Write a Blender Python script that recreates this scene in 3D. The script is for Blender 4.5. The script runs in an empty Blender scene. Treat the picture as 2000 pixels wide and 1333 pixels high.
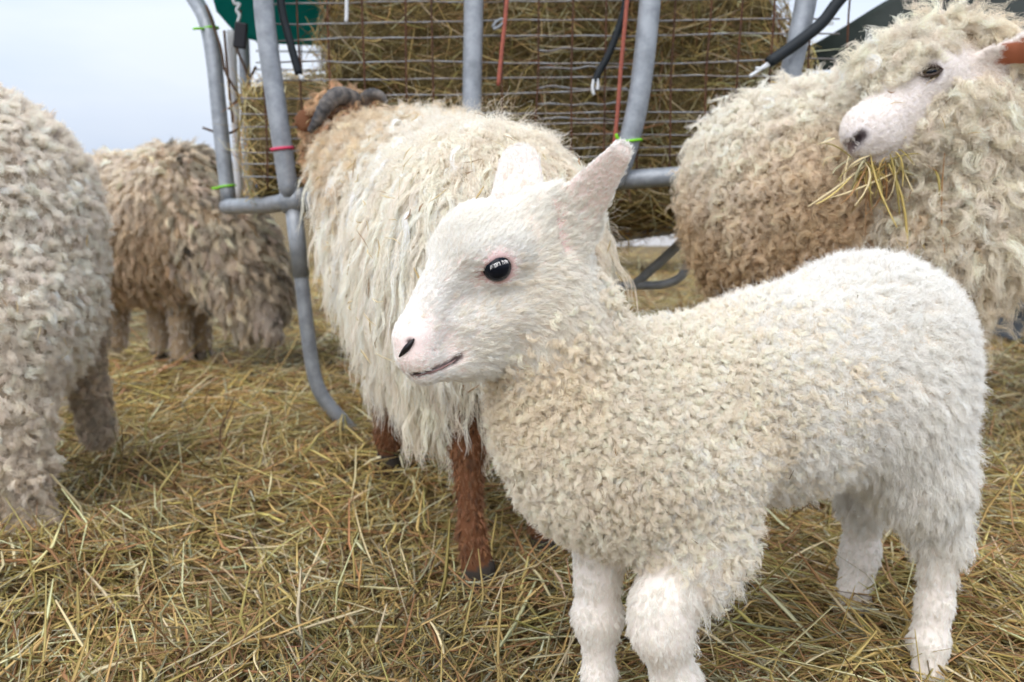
import bpy, math, random
import numpy as np
from mathutils import Vector, Matrix

# ------------------------------------------------------------------ camera, sky, sun, exposure
SC = bpy.context.scene
COL = SC.collection
CAM_H, PITCH, FPX = 0.60, math.radians(10.3), 1732.0
cam_d = bpy.data.cameras.new('camera')
cam = bpy.data.objects.new('camera', cam_d)
COL.objects.link(cam)
cam.location = (0, 0, CAM_H)
cam.rotation_euler = (math.pi / 2 - PITCH, 0, 0)
cam_d.sensor_width = 36.0
cam_d.lens = 36.0 * FPX / 2000.0
cam_d.clip_start = 0.02
cam_d.clip_end = 3000
cam_d.dof.use_dof = True
cam_d.dof.focus_distance = 0.86
cam_d.dof.aperture_fstop = 7.1
SC.camera = cam

SUN_EL, SUN_AZ = math.radians(52), math.radians(205)      # azimuth clockwise from +Y: behind the camera, a little to its left
world = bpy.data.worlds.new('World')
SC.world = world
world.use_nodes = True
nt = world.node_tree
nt.nodes.clear()
sky = nt.nodes.new('ShaderNodeTexSky')
sky.sky_type = 'NISHITA'
sky.sun_disc = False
sky.sun_elevation = SUN_EL
sky.sun_rotation = SUN_AZ
sky.dust_density = 3.0
geo = nt.nodes.new('ShaderNodeTexCoord')
mp = nt.nodes.new('ShaderNodeMapping')
mp.inputs['Scale'].default_value = (1.0, 1.0, 4.5)
nz = nt.nodes.new('ShaderNodeTexNoise')
nz.inputs['Scale'].default_value = 1.7
nz.inputs['Detail'].default_value = 5
nz.inputs['Roughness'].default_value = 0.5
rmp = nt.nodes.new('ShaderNodeValToRGB')
rmp.color_ramp.elements[0].position = 0.32
rmp.color_ramp.elements[0].color = (3.8, 4.5, 5.75, 1)
rmp.color_ramp.elements[1].position = 0.62
rmp.color_ramp.elements[1].color = (5.0, 5.4, 6.05, 1)
mix = nt.nodes.new('ShaderNodeMix')
mix.data_type = 'RGBA'
mix.inputs['Factor'].default_value = 0.93
bg = nt.nodes.new('ShaderNodeBackground')
bg.inputs['Strength'].default_value = 0.1
outw = nt.nodes.new('ShaderNodeOutputWorld')
L = nt.links.new
L(geo.outputs['Generated'], mp.inputs['Vector'])
L(mp.outputs['Vector'], nz.inputs['Vector'])
L(nz.outputs['Fac'], rmp.inputs['Fac'])
L(sky.outputs['Color'], mix.inputs[6])
L(rmp.outputs['Color'], mix.inputs[7])
sepz = nt.nodes.new('ShaderNodeSeparateXYZ')
grd = nt.nodes.new('ShaderNodeMapRange')            # standard overcast: the cloud cover is brighter overhead
grd.inputs['From Min'].default_value = 0.0
grd.inputs['From Max'].default_value = 1.0
grd.inputs['To Min'].default_value = 1.0
grd.inputs['To Max'].default_value = 2.0
scl = nt.nodes.new('ShaderNodeVectorMath')
scl.operation = 'SCALE'
L(geo.outputs['Generated'], sepz.inputs['Vector'])
L(sepz.outputs['Z'], grd.inputs['Value'])
L(mix.outputs[2], scl.inputs[0])
L(grd.outputs['Result'], scl.inputs['Scale'])
L(scl.outputs['Vector'], bg.inputs['Color'])
L(bg.outputs['Background'], outw.inputs['Surface'])

sun_d = bpy.data.lights.new('sun', 'SUN')
sun_d.energy = 1.5
sun_d.angle = math.radians(60)
sun_d.color = (1.0, 0.95, 0.88)
sun = bpy.data.objects.new('sun', sun_d)
COL.objects.link(sun)
sdir = Vector((math.sin(SUN_AZ) * math.cos(SUN_EL), math.cos(SUN_AZ) * math.cos(SUN_EL), math.sin(SUN_EL)))
sun.rotation_euler = sdir.to_track_quat('Z', 'Y').to_euler()

SC.view_settings.view_transform = 'Standard'
SC.view_settings.look = 'None'
SC.view_settings.gamma = 1.0
SC.view_settings.exposure = 0.71
SC.view_settings.use_curve_mapping = False
SC.render.engine = 'CYCLES'
SC.cycles.use_denoising = True
SC.cycles.use_adaptive_sampling = True
SC.cycles.adaptive_threshold = 0.035
SC.cycles.max_bounces = 6
SC.cycles.diffuse_bounces = 5
SC.cycles.glossy_bounces = 2
SC.cycles.transmission_bounces = 3
SC.cycles.transparent_max_bounces = 8
SC.cycles_curves.shape = 'RIBBONS'
SC.cycles_curves.subdivisions = 2

# ------------------------------------------------------------------ small maths
rng = np.random.default_rng(7)
CP, SP = math.cos(PITCH), math.sin(PITCH)

def P(px, py, d):
    """the point of the place that the photograph shows at (px, py), d metres ahead of the camera"""
    u, v = (px - 1000) / FPX, (666.5 - py) / FPX
    dy, dz = CP + v * SP, -SP + v * CP
    t = d / dy
    return np.array((u * t, d, CAM_H + dz * t))

def S(rpx, d):
    """size in metres of rpx photograph pixels at d metres"""
    return rpx * d * 1.0 / FPX

def unit(v):
    v = np.asarray(v, float)
    return v / (np.linalg.norm(v, axis=-1, keepdims=True) + 1e-12)

def vnoise(p, f, seed=0):
    """cheap smooth pseudo noise in about -1..1"""
    r = np.random.default_rng(seed)
    o = np.zeros(p.shape[0])
    for i in range(5):
        w = unit(r.normal(size=p.shape[1])) * f * (0.6 + 0.9 * r.random())
        o += np.sin(p @ w + r.random() * 6.28 + 1.3 * np.sin(p @ (w[::-1] * 0.7) + r.random() * 6.28))
    return o / 2.6

def ground_z(x, y):
    x = np.asarray(x, float); y = np.asarray(y, float)
    p = np.stack([x.ravel(), y.ravel()], 1)
    z = 0.018 * vnoise(p, 5.0, 3) + 0.014 * vnoise(p, 12.0, 4)
    z = z * np.clip(6.0 / (1 + p[:, 1] ** 2 * 0.3), 0, 1)
    z = z + 0.075 * np.exp(-((p[:, 0] + 0.35) ** 2 / 0.5 + (p[:, 1] - 2.2) ** 2 / 0.28))
    z = z + 0.05 * np.exp(-((p[:, 0] - 0.75) ** 2 / 0.3 + (p[:, 1] - 1.6) ** 2 / 0.3))
    return z.reshape(x.shape) - 0.042

# ------------------------------------------------------------------ materials
def principled(name, color, rough=0.7, metal=0.0, attr=None, bump=None, spec=0.3, noise=None, sss=0):
    m = bpy.data.materials.new(name)
    m.use_nodes = True
    n = m.node_tree.nodes
    b = n['Principled BSDF']
    b.inputs['Base Color'].default_value = (*color, 1)
    b.inputs['Roughness'].default_value = rough
    b.inputs['Metallic'].default_value = metal
    b.inputs['Specular IOR Level'].default_value = spec
    l = m.node_tree.links.new
    src = None
    if attr:
        a = n.new('ShaderNodeAttribute')
        a.attribute_name = attr
        src = a.outputs['Color']
    if noise:                                # (scale, second colour, detail)
        t = n.new('ShaderNodeTexCoord')
        k = n.new('ShaderNodeTexNoise')
        k.inputs['Scale'].default_value = noise[0]
        k.inputs['Detail'].default_value = noise[2]
        k.inputs['Roughness'].default_value = 0.65
        l(t.outputs['Object'], k.inputs['Vector'])
        r = n.new('ShaderNodeMapRange')
        r.inputs['From Min'].default_value = 0.38
        r.inputs['From Max'].default_value = 0.66
        l(k.outputs['Fac'], r.inputs['Value'])
        mx = n.new('ShaderNodeMix')
        mx.data_type = 'RGBA'
        l(r.outputs['Result'], mx.inputs['Factor'])
        if src:
            l(src, mx.inputs[6])
        else:
            mx.inputs[6].default_value = (*color, 1)
        mx.inputs[7].default_value = (*noise[1], 1)
        src = mx.outputs[2]
    if src:
        l(src, b.inputs['Base Color'])
    if bump:
        t = n.new('ShaderNodeTexCoord')
        k = n.new('ShaderNodeTexNoise')
        k.inputs['Scale'].default_value = bump[0]
        k.inputs['Detail'].default_value = 4
        l(t.outputs['Object'], k.inputs['Vector'])
        bp = n.new('ShaderNodeBump')
        bp.inputs['Strength'].default_value = bump[1]
        bp.inputs['Distance'].default_value = bump[2]
        l(k.outputs['Fac'], bp.inputs['Height'])
        l(bp.outputs['Normal'], b.inputs['Normal'])
    return m

def wool_material(name, translucent=0.35):
    m = bpy.data.materials.new(name)
    m.use_nodes = True
    n = m.node_tree.nodes
    l = m.node_tree.links.new
    n.clear()
    a = n.new('ShaderNodeAttribute')
    a.attribute_name = 'tint'
    d = n.new('ShaderNodeBsdfDiffuse')
    t = n.new('ShaderNodeBsdfTranslucent')
    g = n.new('ShaderNodeBsdfGlossy')
    g.inputs['Roughness'].default_value = 0.45
    g.inputs['Color'].default_value = (0.9, 0.9, 0.9, 1)
    mx = n.new('ShaderNodeMixShader')
    mx.inputs[0].default_value = translucent
    mg = n.new('ShaderNodeMixShader')
    mg.inputs[0].default_value = 0.03
    o = n.new('ShaderNodeOutputMaterial')
    l(a.outputs['Vector'], d.inputs['Color'])
    l(a.outputs['Vector'], t.inputs['Color'])
    l(d.outputs[0], mx.inputs[1])
    l(t.outputs[0], mx.inputs[2])
    l(mx.outputs[0], mg.inputs[1])
    l(g.outputs[0], mg.inputs[2])
    l(mg.outputs[0], o.inputs['Surface'])
    return m

M = {}
M['wool'] = wool_material('wool fibre')
M['skin'] = principled('skin', (0.8, 0.7, 0.62), 0.75, attr='Col', spec=0.2, bump=(260, 0.25, 0.002))
M['eye'] = principled('wet dark eye', (0.006, 0.008, 0.013), 0.05, spec=0.14)
M['iris'] = principled('amber eye', (0.10, 0.075, 0.045), 0.06, spec=0.6)
M['lid'] = principled('dark eyelid', (0.05, 0.03, 0.022), 0.5)
M['nostril'] = principled('moist dark nostril', (0.010, 0.008, 0.009), 0.35)
M['lip'] = principled('lip skin', (0.30, 0.18, 0.165), 0.6)
M['horn'] = principled('grey horn', (0.035, 0.033, 0.034), 0.55, noise=(38, (0.20, 0.17, 0.145), 4), bump=(120, 0.5, 0.003))
M['galv'] = principled('galvanised steel', (0.35, 0.375, 0.41), 0.42, 0.18, noise=(30, (0.22, 0.24, 0.265), 5), bump=(60, 0.12, 0.002), spec=0.5)
M['wire'] = principled('grey fence wire', (0.27, 0.275, 0.285), 0.5, 0.2, noise=(25, (0.18, 0.14, 0.115), 3))
M['rust'] = principled('rusty wire', (0.13, 0.055, 0.03), 0.8, 0.1, noise=(40, (0.06, 0.035, 0.025), 4))
M['tarp'] = principled('green tarpaulin', (0.010, 0.20, 0.175), 0.5, bump=(9, 0.5, 0.01))
M['shaded_tarp'] = principled('shaded tarpaulin', (0.028, 0.036, 0.034), 0.6, noise=(7, (0.045, 0.055, 0.05), 4), bump=(9, 0.5, 0.01))  # green tarpaulin in shadow: the shade is put into this dark colour
M['bungee'] = principled('black cord', (0.012, 0.016, 0.02), 0.6, bump=(400, 0.4, 0.001))
M['hook'] = principled('white hook', (0.62, 0.64, 0.66), 0.35)
M['black'] = principled('black plastic', (0.012, 0.012, 0.016), 0.45)
M['twine'] = principled('salmon twine', (0.36, 0.105, 0.07), 0.8, noise=(150, (0.24, 0.075, 0.055), 3))
M['pink'] = principled('pink band', (0.62, 0.06, 0.13), 0.6)
M['lime'] = principled('lime cable tie', (0.22, 0.62, 0.02), 0.4)
M['blue'] = principled('blue clip', (0.02, 0.13, 0.33), 0.4)
M['plank'] = principled('blue grey board', (0.19, 0.22, 0.26), 0.7, noise=(6, (0.13, 0.15, 0.18), 5), bump=(30, 0.3, 0.004))
M['straw'] = principled('straw', (0.4, 0.3, 0.15), 0.62, attr='Col', spec=0.35)
M['hay_core'] = principled('hay mass', (0.09, 0.066, 0.025), 0.9, noise=(60, (0.22, 0.165, 0.065), 6), bump=(90, 1.0, 0.02))
M['ground'] = principled('trodden hay', (0.10, 0.07, 0.03), 0.95, noise=(30, (0.27, 0.195, 0.09), 8), bump=(80, 1.0, 0.02))
M['twig'] = principled('dry twig', (0.09, 0.055, 0.035), 0.8)
M['pvc'] = principled('white tube', (0.68, 0.68, 0.7), 0.45)

# ------------------------------------------------------------------ object helpers
def empty(name, label=None, cat=None, loc=(0, 0, 0), group=None):
    o = bpy.data.objects.new(name, None)
    o.empty_display_size = 0.05
    COL.objects.link(o)
    o.location = loc
    tag(o, label, cat, group)
    return o

def tag(o, label=None, cat=None, group=None, kind=None):
    for k, v in (('label', label), ('category', cat), ('group', group), ('kind', kind)):
        if v:
            o[k] = v
    return o

def put(o, parent):
    """parent keeping the world coordinates the mesh was made in"""
    o.parent = parent
    m, p = Matrix.Identity(4), parent
    while p:
        m = m @ Matrix.Translation(-Vector(p.location))
        p = p.parent
    o.location = m.translation
    return o

def mesh_obj(name, V, F, mat, parent=None, smooth=True, col=None):
    me = bpy.data.meshes.new(name)
    V = np.asarray(V, np.float32)
    F = np.asarray(F, np.int32)
    nf, k = F.shape
    me.vertices.add(len(V))
    me.vertices.foreach_set('co', V.ravel())
    me.loops.add(nf * k)
    me.loops.foreach_set('vertex_index', F.ravel())
    me.polygons.add(nf)
    me.polygons.foreach_set('loop_start', np.arange(nf, dtype=np.int32) * k)
    me.polygons.foreach_set('loop_total', np.full(nf, k, np.int32))
    me.update(calc_edges=True)
    if smooth:
        me.polygons.foreach_set('use_smooth', np.ones(nf, bool))
    if col is not None:
        a = me.attributes.new('Col', 'FLOAT_COLOR', 'POINT')
        c = np.ones((len(V), 4), np.float32)
        c[:, :3] = col
        a.data.foreach_set('color', c.ravel())
    me.materials.append(mat)
    o = bpy.data.objects.new(name, me)
    COL.objects.link(o)
    if parent is not None:
        put(o, parent)
    return o

def smooth_path(pts, n):
    """Catmull-Rom through pts"""
    p = np.asarray(pts, float)
    if len(p) < 3:
        t = np.linspace(0, 1, n)[:, None]
        return p[0] * (1 - t) + p[-1] * t
    q = np.vstack([2 * p[0] - p[1], p, 2 * p[-1] - p[-2]])
    out = []
    for s in np.linspace(0, len(p) - 1 - 1e-9, n):
        i = int(s); t = s - i
        a, b, c, d = q[i:i + 4]
        out.append(0.5 * (2 * b + (c - a) * t + (2 * a - 5 * b + 4 * c - d) * t * t + (3 * b - a - 3 * c + d) * t ** 3))
    return np.array(out)

def tube_mesh(pts, r, sides=10, cap=True):
    p = np.asarray(pts, float)
    n = len(p)
    r = np.broadcast_to(np.asarray(r, float), (n,))
    t = unit(np.gradient(p, axis=0))
    ref = np.array((0, 0, 1.0)) if abs(t[0][2]) < 0.9 else np.array((1.0, 0, 0))
    u = unit(np.cross(t[0], ref))
    V = []
    a = np.arange(sides) / sides * 2 * np.pi
    for i in range(n):
        u = unit(u - t[i] * (u @ t[i]))
        w = np.cross(t[i], u)
        V.append(p[i] + r[i] * (np.cos(a)[:, None] * u + np.sin(a)[:, None] * w))
    V = np.vstack(V)
    F = []
    for i in range(n - 1):
        for j in range(sides):
            k = (j + 1) % sides
            F.append((i * sides + j, i * sides + k, (i + 1) * sides + k, (i + 1) * sides + j))
    if cap:
        for base, c, flip in ((0, p[0], True), ((n - 1) * sides, p[-1], False)):
            V = np.vstack([V, c])
            ci = len(V) - 1
            for j in range(0, sides):
                k = (j + 1) % sides
                F.append((ci, base + k, base + j, ci) if flip else (ci, base + j, base + k, ci))
    return V, F

def tube(name, pts, r, mat, parent=None, sides=10, n=None):
    pp = smooth_path(pts, n) if n else np.asarray(pts, float)
    V, F = tube_mesh(pp, r if np.isscalar(r) else np.interp(np.linspace(0, 1, len(pp)), np.linspace(0, 1, len(r)), r), sides, False)
    o = mesh_obj(name, V, F, mat, parent)
    # closed ends
    me = o.data
    import bmesh
    bm = bmesh.new(); bm.from_mesh(me)
    bm.verts.ensure_lookup_table()
    for base in (0, len(V) - sides):
        vs = [bm.verts[base + j] for j in range(sides)]
        bm.faces.new(vs if base else vs[::-1])
    bm.to_mesh(me); bm.free()
    return o

def box(name, c, size, mat, parent=None, rz=0.0, bevel=0.004, tilt=0.0):
    import bmesh
    bm = bmesh.new()
    bmesh.ops.create_cube(bm, size=1.0)
    bmesh.ops.scale(bm, vec=size, verts=bm.verts)
    bmesh.ops.bevel(bm, geom=list(bm.edges), offset=bevel, segments=2, affect='EDGES', profile=0.5)
    m = Matrix.Translation(Vector(c)) @ Matrix.Rotation(rz, 4, 'Z') @ Matrix.Rotation(tilt, 4, 'Y')
    bmesh.ops.transform(bm, matrix=m, verts=bm.verts)
    me = bpy.data.meshes.new(name)
    bm.to_mesh(me); bm.free()
    me.materials.append(mat)
    o = bpy.data.objects.new(name, me)
    COL.objects.link(o)
    if parent is not None:
        put(o, parent)
    return o

def ball(name, c, r, mat, parent=None, seg=32, scale=(1, 1, 1), rot=None):
    import bmesh
    bm = bmesh.new()
    bmesh.ops.create_uvsphere(bm, u_segments=seg, v_segments=seg // 2, radius=r)
    bmesh.ops.scale(bm, vec=scale, verts=bm.verts)
    m = Matrix.Translation(Vector(c))
    if rot is not None:
        m = m @ rot.to_4x4()
    bmesh.ops.transform(bm, matrix=m, verts=bm.verts)
    for f in bm.faces:
        f.smooth = True
    me = bpy.data.meshes.new(name)
    bm.to_mesh(me); bm.free()
    me.materials.append(mat)
    o = bpy.data.objects.new(name, me)
    COL.objects.link(o)
    if parent is not None:
        put(o, parent)
    return o

# ------------------------------------------------------------------ bodies: blended tapered limbs, skinned as one surface
class Body:
    def __init__(self, cell):
        self.cell = cell
        self.pr = []

    def cap(self, a, b, prof, k=0.02, comb=None, col=None, sub=False, flat=None, fs=1.0, metres=False):
        """tapered limb between a and b, each (px, py, d, radius px)"""
        if metres:
            A, B, ra, rb = np.array(a[:3], float), np.array(b[:3], float), a[3], b[3]
        else:
            A, B = P(*a[:3]), P(*b[:3])
            ra, rb = S(a[3], a[2]), S(b[3], b[2])
        cv = unit(B - A) if comb is None and np.linalg.norm(B - A) > 1e-5 else np.array(comb if comb is not None else (0, 0, -1), float)
        self.pr.append(dict(a=A, b=B, ra=ra, rb=rb, k=k, prof=prof, comb=cv, col=col, sub=sub,
                            n=None if flat is None else unit(np.array(flat, float)), fs=fs))
        return self.pr[-1]

    @staticmethod
    def dist(q, p):
        ab = q['b'] - q['a']
        l2 = ab @ ab
        pa = p - q['a']
        t = np.clip((pa @ ab) / l2, 0, 1) if l2 > 1e-10 else np.zeros(pa.shape[:-1])
        v = pa - t[..., None] * ab
        r = q['ra'] + (q['rb'] - q['ra']) * t
        if q['n'] is None:
            return np.sqrt((v * v).sum(-1)) - r
        vn = v @ q['n']
        vt2 = np.maximum((v * v).sum(-1) - vn * vn, 0)
        s = q['fs']
        ln = np.sqrt(vt2 + (s * vn) ** 2) + 1e-9
        gr = np.sqrt(vt2 + (s * s * vn) ** 2) / ln + 1e-6
        return (ln - r) / np.maximum(gr, 0.35)

    def mirror(self, q, c, n):
        """a copy of limb q mirrored in the plane through c with normal n"""
        m = dict(q)
        for k in ('a', 'b'):
            m[k] = q[k] - 2 * ((q[k] - c) @ n) * n
        if q['n'] is not None:
            m['n'] = q['n'] - 2 * (q['n'] @ n) * n
        m['comb'] = q['comb'] - 2 * (q['comb'] @ n) * n
        self.pr.append(m)
        return m

    def field(self, p, upto=None):
        F = np.full(p.shape[:-1], 1.0)
        for q in self.pr[:upto]:
            d = self.dist(q, p)
            F = self.blend(F, d, q)
        return F

    @staticmethod
    def blend(F, d, q):
        k = q['k']
        if q['sub']:
            h = np.maximum(k - np.abs(F + d), 0) / k
            return np.maximum(F, -d) + h * h * k * 0.25
        h = np.maximum(k - np.abs(F - d), 0) / k
        return np.minimum(F, d) - h * h * k * 0.25

    def hit(self, px, py, near=0.3, far=6.0):
        """where the line of sight through (px, py) meets the body, and the normal there"""
        o = np.array((0, 0, CAM_H)); v = unit(P(px, py, 1.0) - o)
        t = near
        for i in range(160):
            f = float(self.field((o + v * t)[None])[0])
            if f < 2e-4 or t > far:
                break
            t += min(f * 0.7, 0.3)
        p = o + v * t
        return p, self.grad(p[None])[0]

    def grad(self, p, e=0.0015):
        g = np.stack([self.field(p + d) - self.field(p - d) for d in np.eye(3) * e], -1)
        return unit(g)

    def skin(self):
        h = self.cell
        lo = np.min([np.minimum(q['a'] - q['ra'], q['b'] - q['rb']) for q in self.pr if not q['sub']], 0) - 4 * h
        hi = np.max([np.maximum(q['a'] + q['ra'], q['b'] + q['rb']) for q in self.pr if not q['sub']], 0) + 4 * h
        n = np.ceil((hi - lo) / h).astype(int) + 1
        F = np.full(n, 1.0, np.float32)
        ax = [lo[i] + h * np.arange(n[i]) for i in range(3)]
        for q in self.pr:
            rr = max(q['ra'], q['rb']) + q['k'] + 0.012
            i0 = np.clip(((np.minimum(q['a'], q['b']) - rr - lo) / h).astype(int), 0, n - 1)
            i1 = np.clip(((np.maximum(q['a'], q['b']) + rr - lo) / h).astype(int) + 2, 1, n)
            sl = tuple(slice(a, b) for a, b in zip(i0, i1))
            g = np.stack(np.meshgrid(*[ax[i][sl[i]] for i in range(3)], indexing='ij'), -1)
            F[sl] = self.blend(F[sl], self.dist(q, g), q)
        s = F < 0
        c = np.zeros(n - 1, np.int8)
        for dx in (0, 1):
            for dy in (0, 1):
                for dz in (0, 1):
                    c += s[dx:n[0] - 1 + dx, dy:n[1] - 1 + dy, dz:n[2] - 1 + dz]
        act = (c > 0) & (c < 8)
        I = np.argwhere(act)
        vid = np.full(n - 1, -1, np.int32)
        vid[act] = np.arange(len(I))
        acc = np.zeros((len(I), 3)); cnt = np.zeros(len(I))
        corners = [(x, y, z) for x in (0, 1) for y in (0, 1) for z in (0, 1)]
        for a in corners:
            for k in range(3):
                if a[k]:
                    continue
                b = list(a); b[k] = 1
                fa = F[I[:, 0] + a[0], I[:, 1] + a[1], I[:, 2] + a[2]]
                fb = F[I[:, 0] + b[0], I[:, 1] + b[1], I[:, 2] + b[2]]
                m = (fa < 0) != (fb < 0)
                t = np.where(m, fa / np.where(m, fa - fb, 1), 0)
                pos = np.array(a, float) + np.eye(3)[k] * t[:, None]
                acc += pos * m[:, None]; cnt += m
        V = lo + h * (I + acc / cnt[:, None])
        Q = []
        for k in range(3):
            u, w = (k + 1) % 3, (k + 2) % 3
            sa = [slice(1, -1)] * 3; sb = [slice(1, -1)] * 3
            sa[k] = slice(0, -1); sb[k] = slice(1, None)
            A, B = s[tuple(sa)], s[tuple(sb)]
            E = np.argwhere(A != B)
            off = np.ones(3, int); off[k] = 0
            E = E + off
            flip = s[E[:, 0], E[:, 1], E[:, 2]]
            def vv(du, dw):
                e = E.copy(); e[:, u] += du; e[:, w] += dw
                return vid[e[:, 0], e[:, 1], e[:, 2]]
            q4 = np.stack([vv(-1, -1), vv(0, -1), vv(0, 0), vv(-1, 0)], 1)
            q4[~flip] = q4[~flip][:, ::-1]
            Q.append(q4)
        Q = np.vstack(Q)
        Q = Q[(Q >= 0).all(1)]
        # keep the one connected body: relax a little
        for it in range(3):
            acc = np.zeros_like(V); cnt = np.zeros(len(V))
            for j in range(4):
                np.add.at(acc, Q[:, j], V[Q[:, (j + 1) % 4]]); np.add.at(cnt, Q[:, j], 1)
            lam = 0.55 if it != 1 else -0.45
            V = V + lam * (acc / np.maximum(cnt, 1)[:, None] - V)
        self.V, self.Q = V, Q
        a, b, c3, d = (V[Q[:, i]] for i in range(4))
        fn = np.cross(c3 - a, d - b)
        N = np.zeros_like(V)
        for j in range(4):
            np.add.at(N, Q[:, j], fn)
        self.N = unit(N)
        # blended coat parameters
        pos = [q for q in self.pr if not q['sub']]
        D = np.stack([self.dist(q, V) for q in pos], 1)
        W = np.exp(-(D - D.min(1, keepdims=True)) / 0.010)
        W /= W.sum(1, keepdims=True)
        self.profs = sorted(set(q['prof'] for q in pos))
        self.W = {p: W[:, [i for i, q in enumerate(pos) if q['prof'] == p]].sum(1) for p in self.profs}
        self.comb = unit(W @ np.stack([q['comb'] for q in pos]))
        return V, Q

    def tri(self):
        return np.vstack([self.Q[:, [0, 1, 2]], self.Q[:, [0, 2, 3]]])

def grow(name, body, parent, weight, length, nlocks, m, npts=6, lockr=0.003, lay=0.5, clump=0.7, frizz=0.001, curl=0.0, turns=2.0,
         rad=0.0003, tint=(0.8, 0.75, 0.68), tvar=0.06, grav=0.0, jitter=0.25, seed=1, collide=False, mat=None, back=0.35, comb=None, tip=1.0,
         tint_fn=None, lvar=0.25, sink=0.002, svar=0.05, warm=(1.01, 0.985, 0.95)):
    """locks of fibre rooted on the body; every lock is m fibres sharing one path"""
    r = np.random.default_rng(seed)
    V, N, T = body.V, body.N, body.tri()
    vw = np.asarray(weight, float).copy()
    view = unit(np.array((0, 0, CAM_H)) - V)
    vw = vw * np.where((N * view).sum(1) > -0.25, 1.0, back)
    area = 0.5 * np.linalg.norm(np.cross(V[T[:, 1]] - V[T[:, 0]], V[T[:, 2]] - V[T[:, 0]]), axis=1)
    pw = area * vw[T].mean(1)
    cdf = np.cumsum(pw)
    ti = np.clip(np.searchsorted(cdf, (np.arange(nlocks) + r.random(nlocks)) / nlocks * cdf[-1]), 0, len(T) - 1)
    u, v = r.random(nlocks), r.random(nlocks)
    f = u + v > 1
    u[f], v[f] = 1 - u[f], 1 - v[f]
    w3 = np.stack([1 - u - v, u, v], 1)
    def samp(a):
        a = np.asarray(a)
        return (a[T[ti]] * (w3[..., None] if a.ndim > 1 else w3)).sum(1)
    c, n = samp(V), unit(samp(N))
    cb = samp(body.comb if comb is None else comb)
    t = cb - n * (cb * n).sum(1, keepdims=True)
    t = unit(t + 1e-6)
    ln = (samp(length) if not np.isscalar(length) else np.full(nlocks, length)) * (1 + lvar * r.uniform(-1, 1, nlocks))
    la = samp(lay) if not np.isscalar(lay) else np.full(nlocks, lay)
    s = np.linspace(0, 1, npts)
    d = unit(n * (1 - la)[:, None] + t * la[:, None] + jitter * r.normal(size=(nlocks, 3)) * np.array((1, 1, 1)))
    G = np.zeros((nlocks, npts, 3))
    p = c - n * sink
    G[:, 0] = p
    step = ln / (npts - 1)
    dirs = np.zeros_like(G)
    for i in range(1, npts):
        d = unit(d + np.array((0, 0, -1.0)) * grav / (npts - 1))
        p = p + d * step[:, None]
        if collide:
            dist = body.field(p)
            bad = dist < 0.004
            if bad.any():
                g = body.grad(p[bad])
                p[bad] += g * np.clip(0.004 - dist[bad], 0, 0.02)[:, None]
                d[bad] = unit(d[bad] - g * np.minimum((d[bad] * g).sum(1, keepdims=True), 0))
        G[:, i] = p
        dirs[:, i] = d
    dirs[:, 0] = dirs[:, 1]
    u1 = unit(np.cross(dirs, r.normal(size=(nlocks, 1, 3))))
    u2 = np.cross(dirs, u1)
    if curl > 0:
        ph = r.random((nlocks, 1)) * 6.28
        tw = turns * (0.7 + 0.6 * r.random((nlocks, 1))) * np.where(r.random((nlocks, 1)) < 0.5, 1, -1)
        an = ph + tw * 6.283 * s
        am = curl * (0.6 + 0.8 * r.random((nlocks, 1))) * np.minimum(1, s * 3)
        # the frame drifts little along a lock, so use the first frame
        G = G + (np.cos(an) * am)[..., None] * u1[:, :1] + (np.sin(an) * am)[..., None] * u2[:, :1]
    # fibres
    nf = nlocks * m
    a = r.random((nlocks, m)) * 6.28
    rr = lockr * np.sqrt(r.random((nlocks, m)))
    tu = unit(np.cross(n, t)); tv = t
    off = (np.cos(a) * rr)[..., None] * tu[:, None] + (np.sin(a) * rr)[..., None] * tv[:, None]
    cl = 1 - clump * s ** 0.7
    fl = 1 - 0.35 * r.random((nlocks, m))
    # each fibre ends at its own share of the lock
    X = np.empty((nlocks, m, npts, 3), np.float32)
    idx = s[None, None] * fl[..., None] * (npts - 1)
    i0 = np.minimum(idx.astype(int), npts - 2); fr = idx - i0
    li = np.arange(nlocks)[:, None, None]
    X[:] = G[li, i0] * (1 - fr)[..., None] + G[li, i0 + 1] * fr[..., None]
    X += off[:, :, None] * cl[:, None]
    if frizz > 0:
        q = r.random((nlocks, m, 1, 3)) * 6.28
        fq = 3 + 7 * r.random((nlocks, m, 1, 1))
        X += (frizz * np.sin(q + fq * s[:, None]) * (s ** 0.8)[:, None] * (0.5 + r.random((nlocks, m, 1, 1)))).astype(np.float32)
    tc = np.asarray(tint, float)
    base = tint_fn(c) if tint_fn else np.broadcast_to(tc, (nlocks, 3))
    base = base * np.array(warm)
    lt = base * (1 + tvar * r.normal(size=(nlocks, 1))) * (1 + 0.07 * tvar * r.normal(size=(nlocks, 3)))
    ft = np.clip(lt[:, None] * (1 + svar * r.normal(size=(nlocks, m, 1))), 0.005, 0.965)
    cu = bpy.data.hair_curves.new(name)
    cu.add_curves([npts] * nf)
    cu.attributes['position'].data.foreach_set('vector', X.reshape(-1).astype(np.float32))
    ra = cu.attributes.get('radius') or cu.attributes.new('radius', 'FLOAT', 'POINT')
    ra.data.foreach_set('value', np.tile(rad * (1 - 0.65 * s ** 2), nf).astype(np.float32))
    ta = cu.attributes.new('tint', 'FLOAT_VECTOR', 'CURVE')
    ta.data.foreach_set('vector', ft.reshape(-1).astype(np.float32))
    cu.materials.append(mat or M['wool'])
    o = bpy.data.objects.new(name, cu)
    COL.objects.link(o)
    put(o, parent)
    return o

def paint(col, V, p, r, c, soft=0.5, amount=1.0):
    d = np.linalg.norm(V - p, axis=1)
    w = np.clip((r - d) / (r * soft), 0, 1)[:, None] * amount
    return col * (1 - w) + np.array(c) * w


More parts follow.
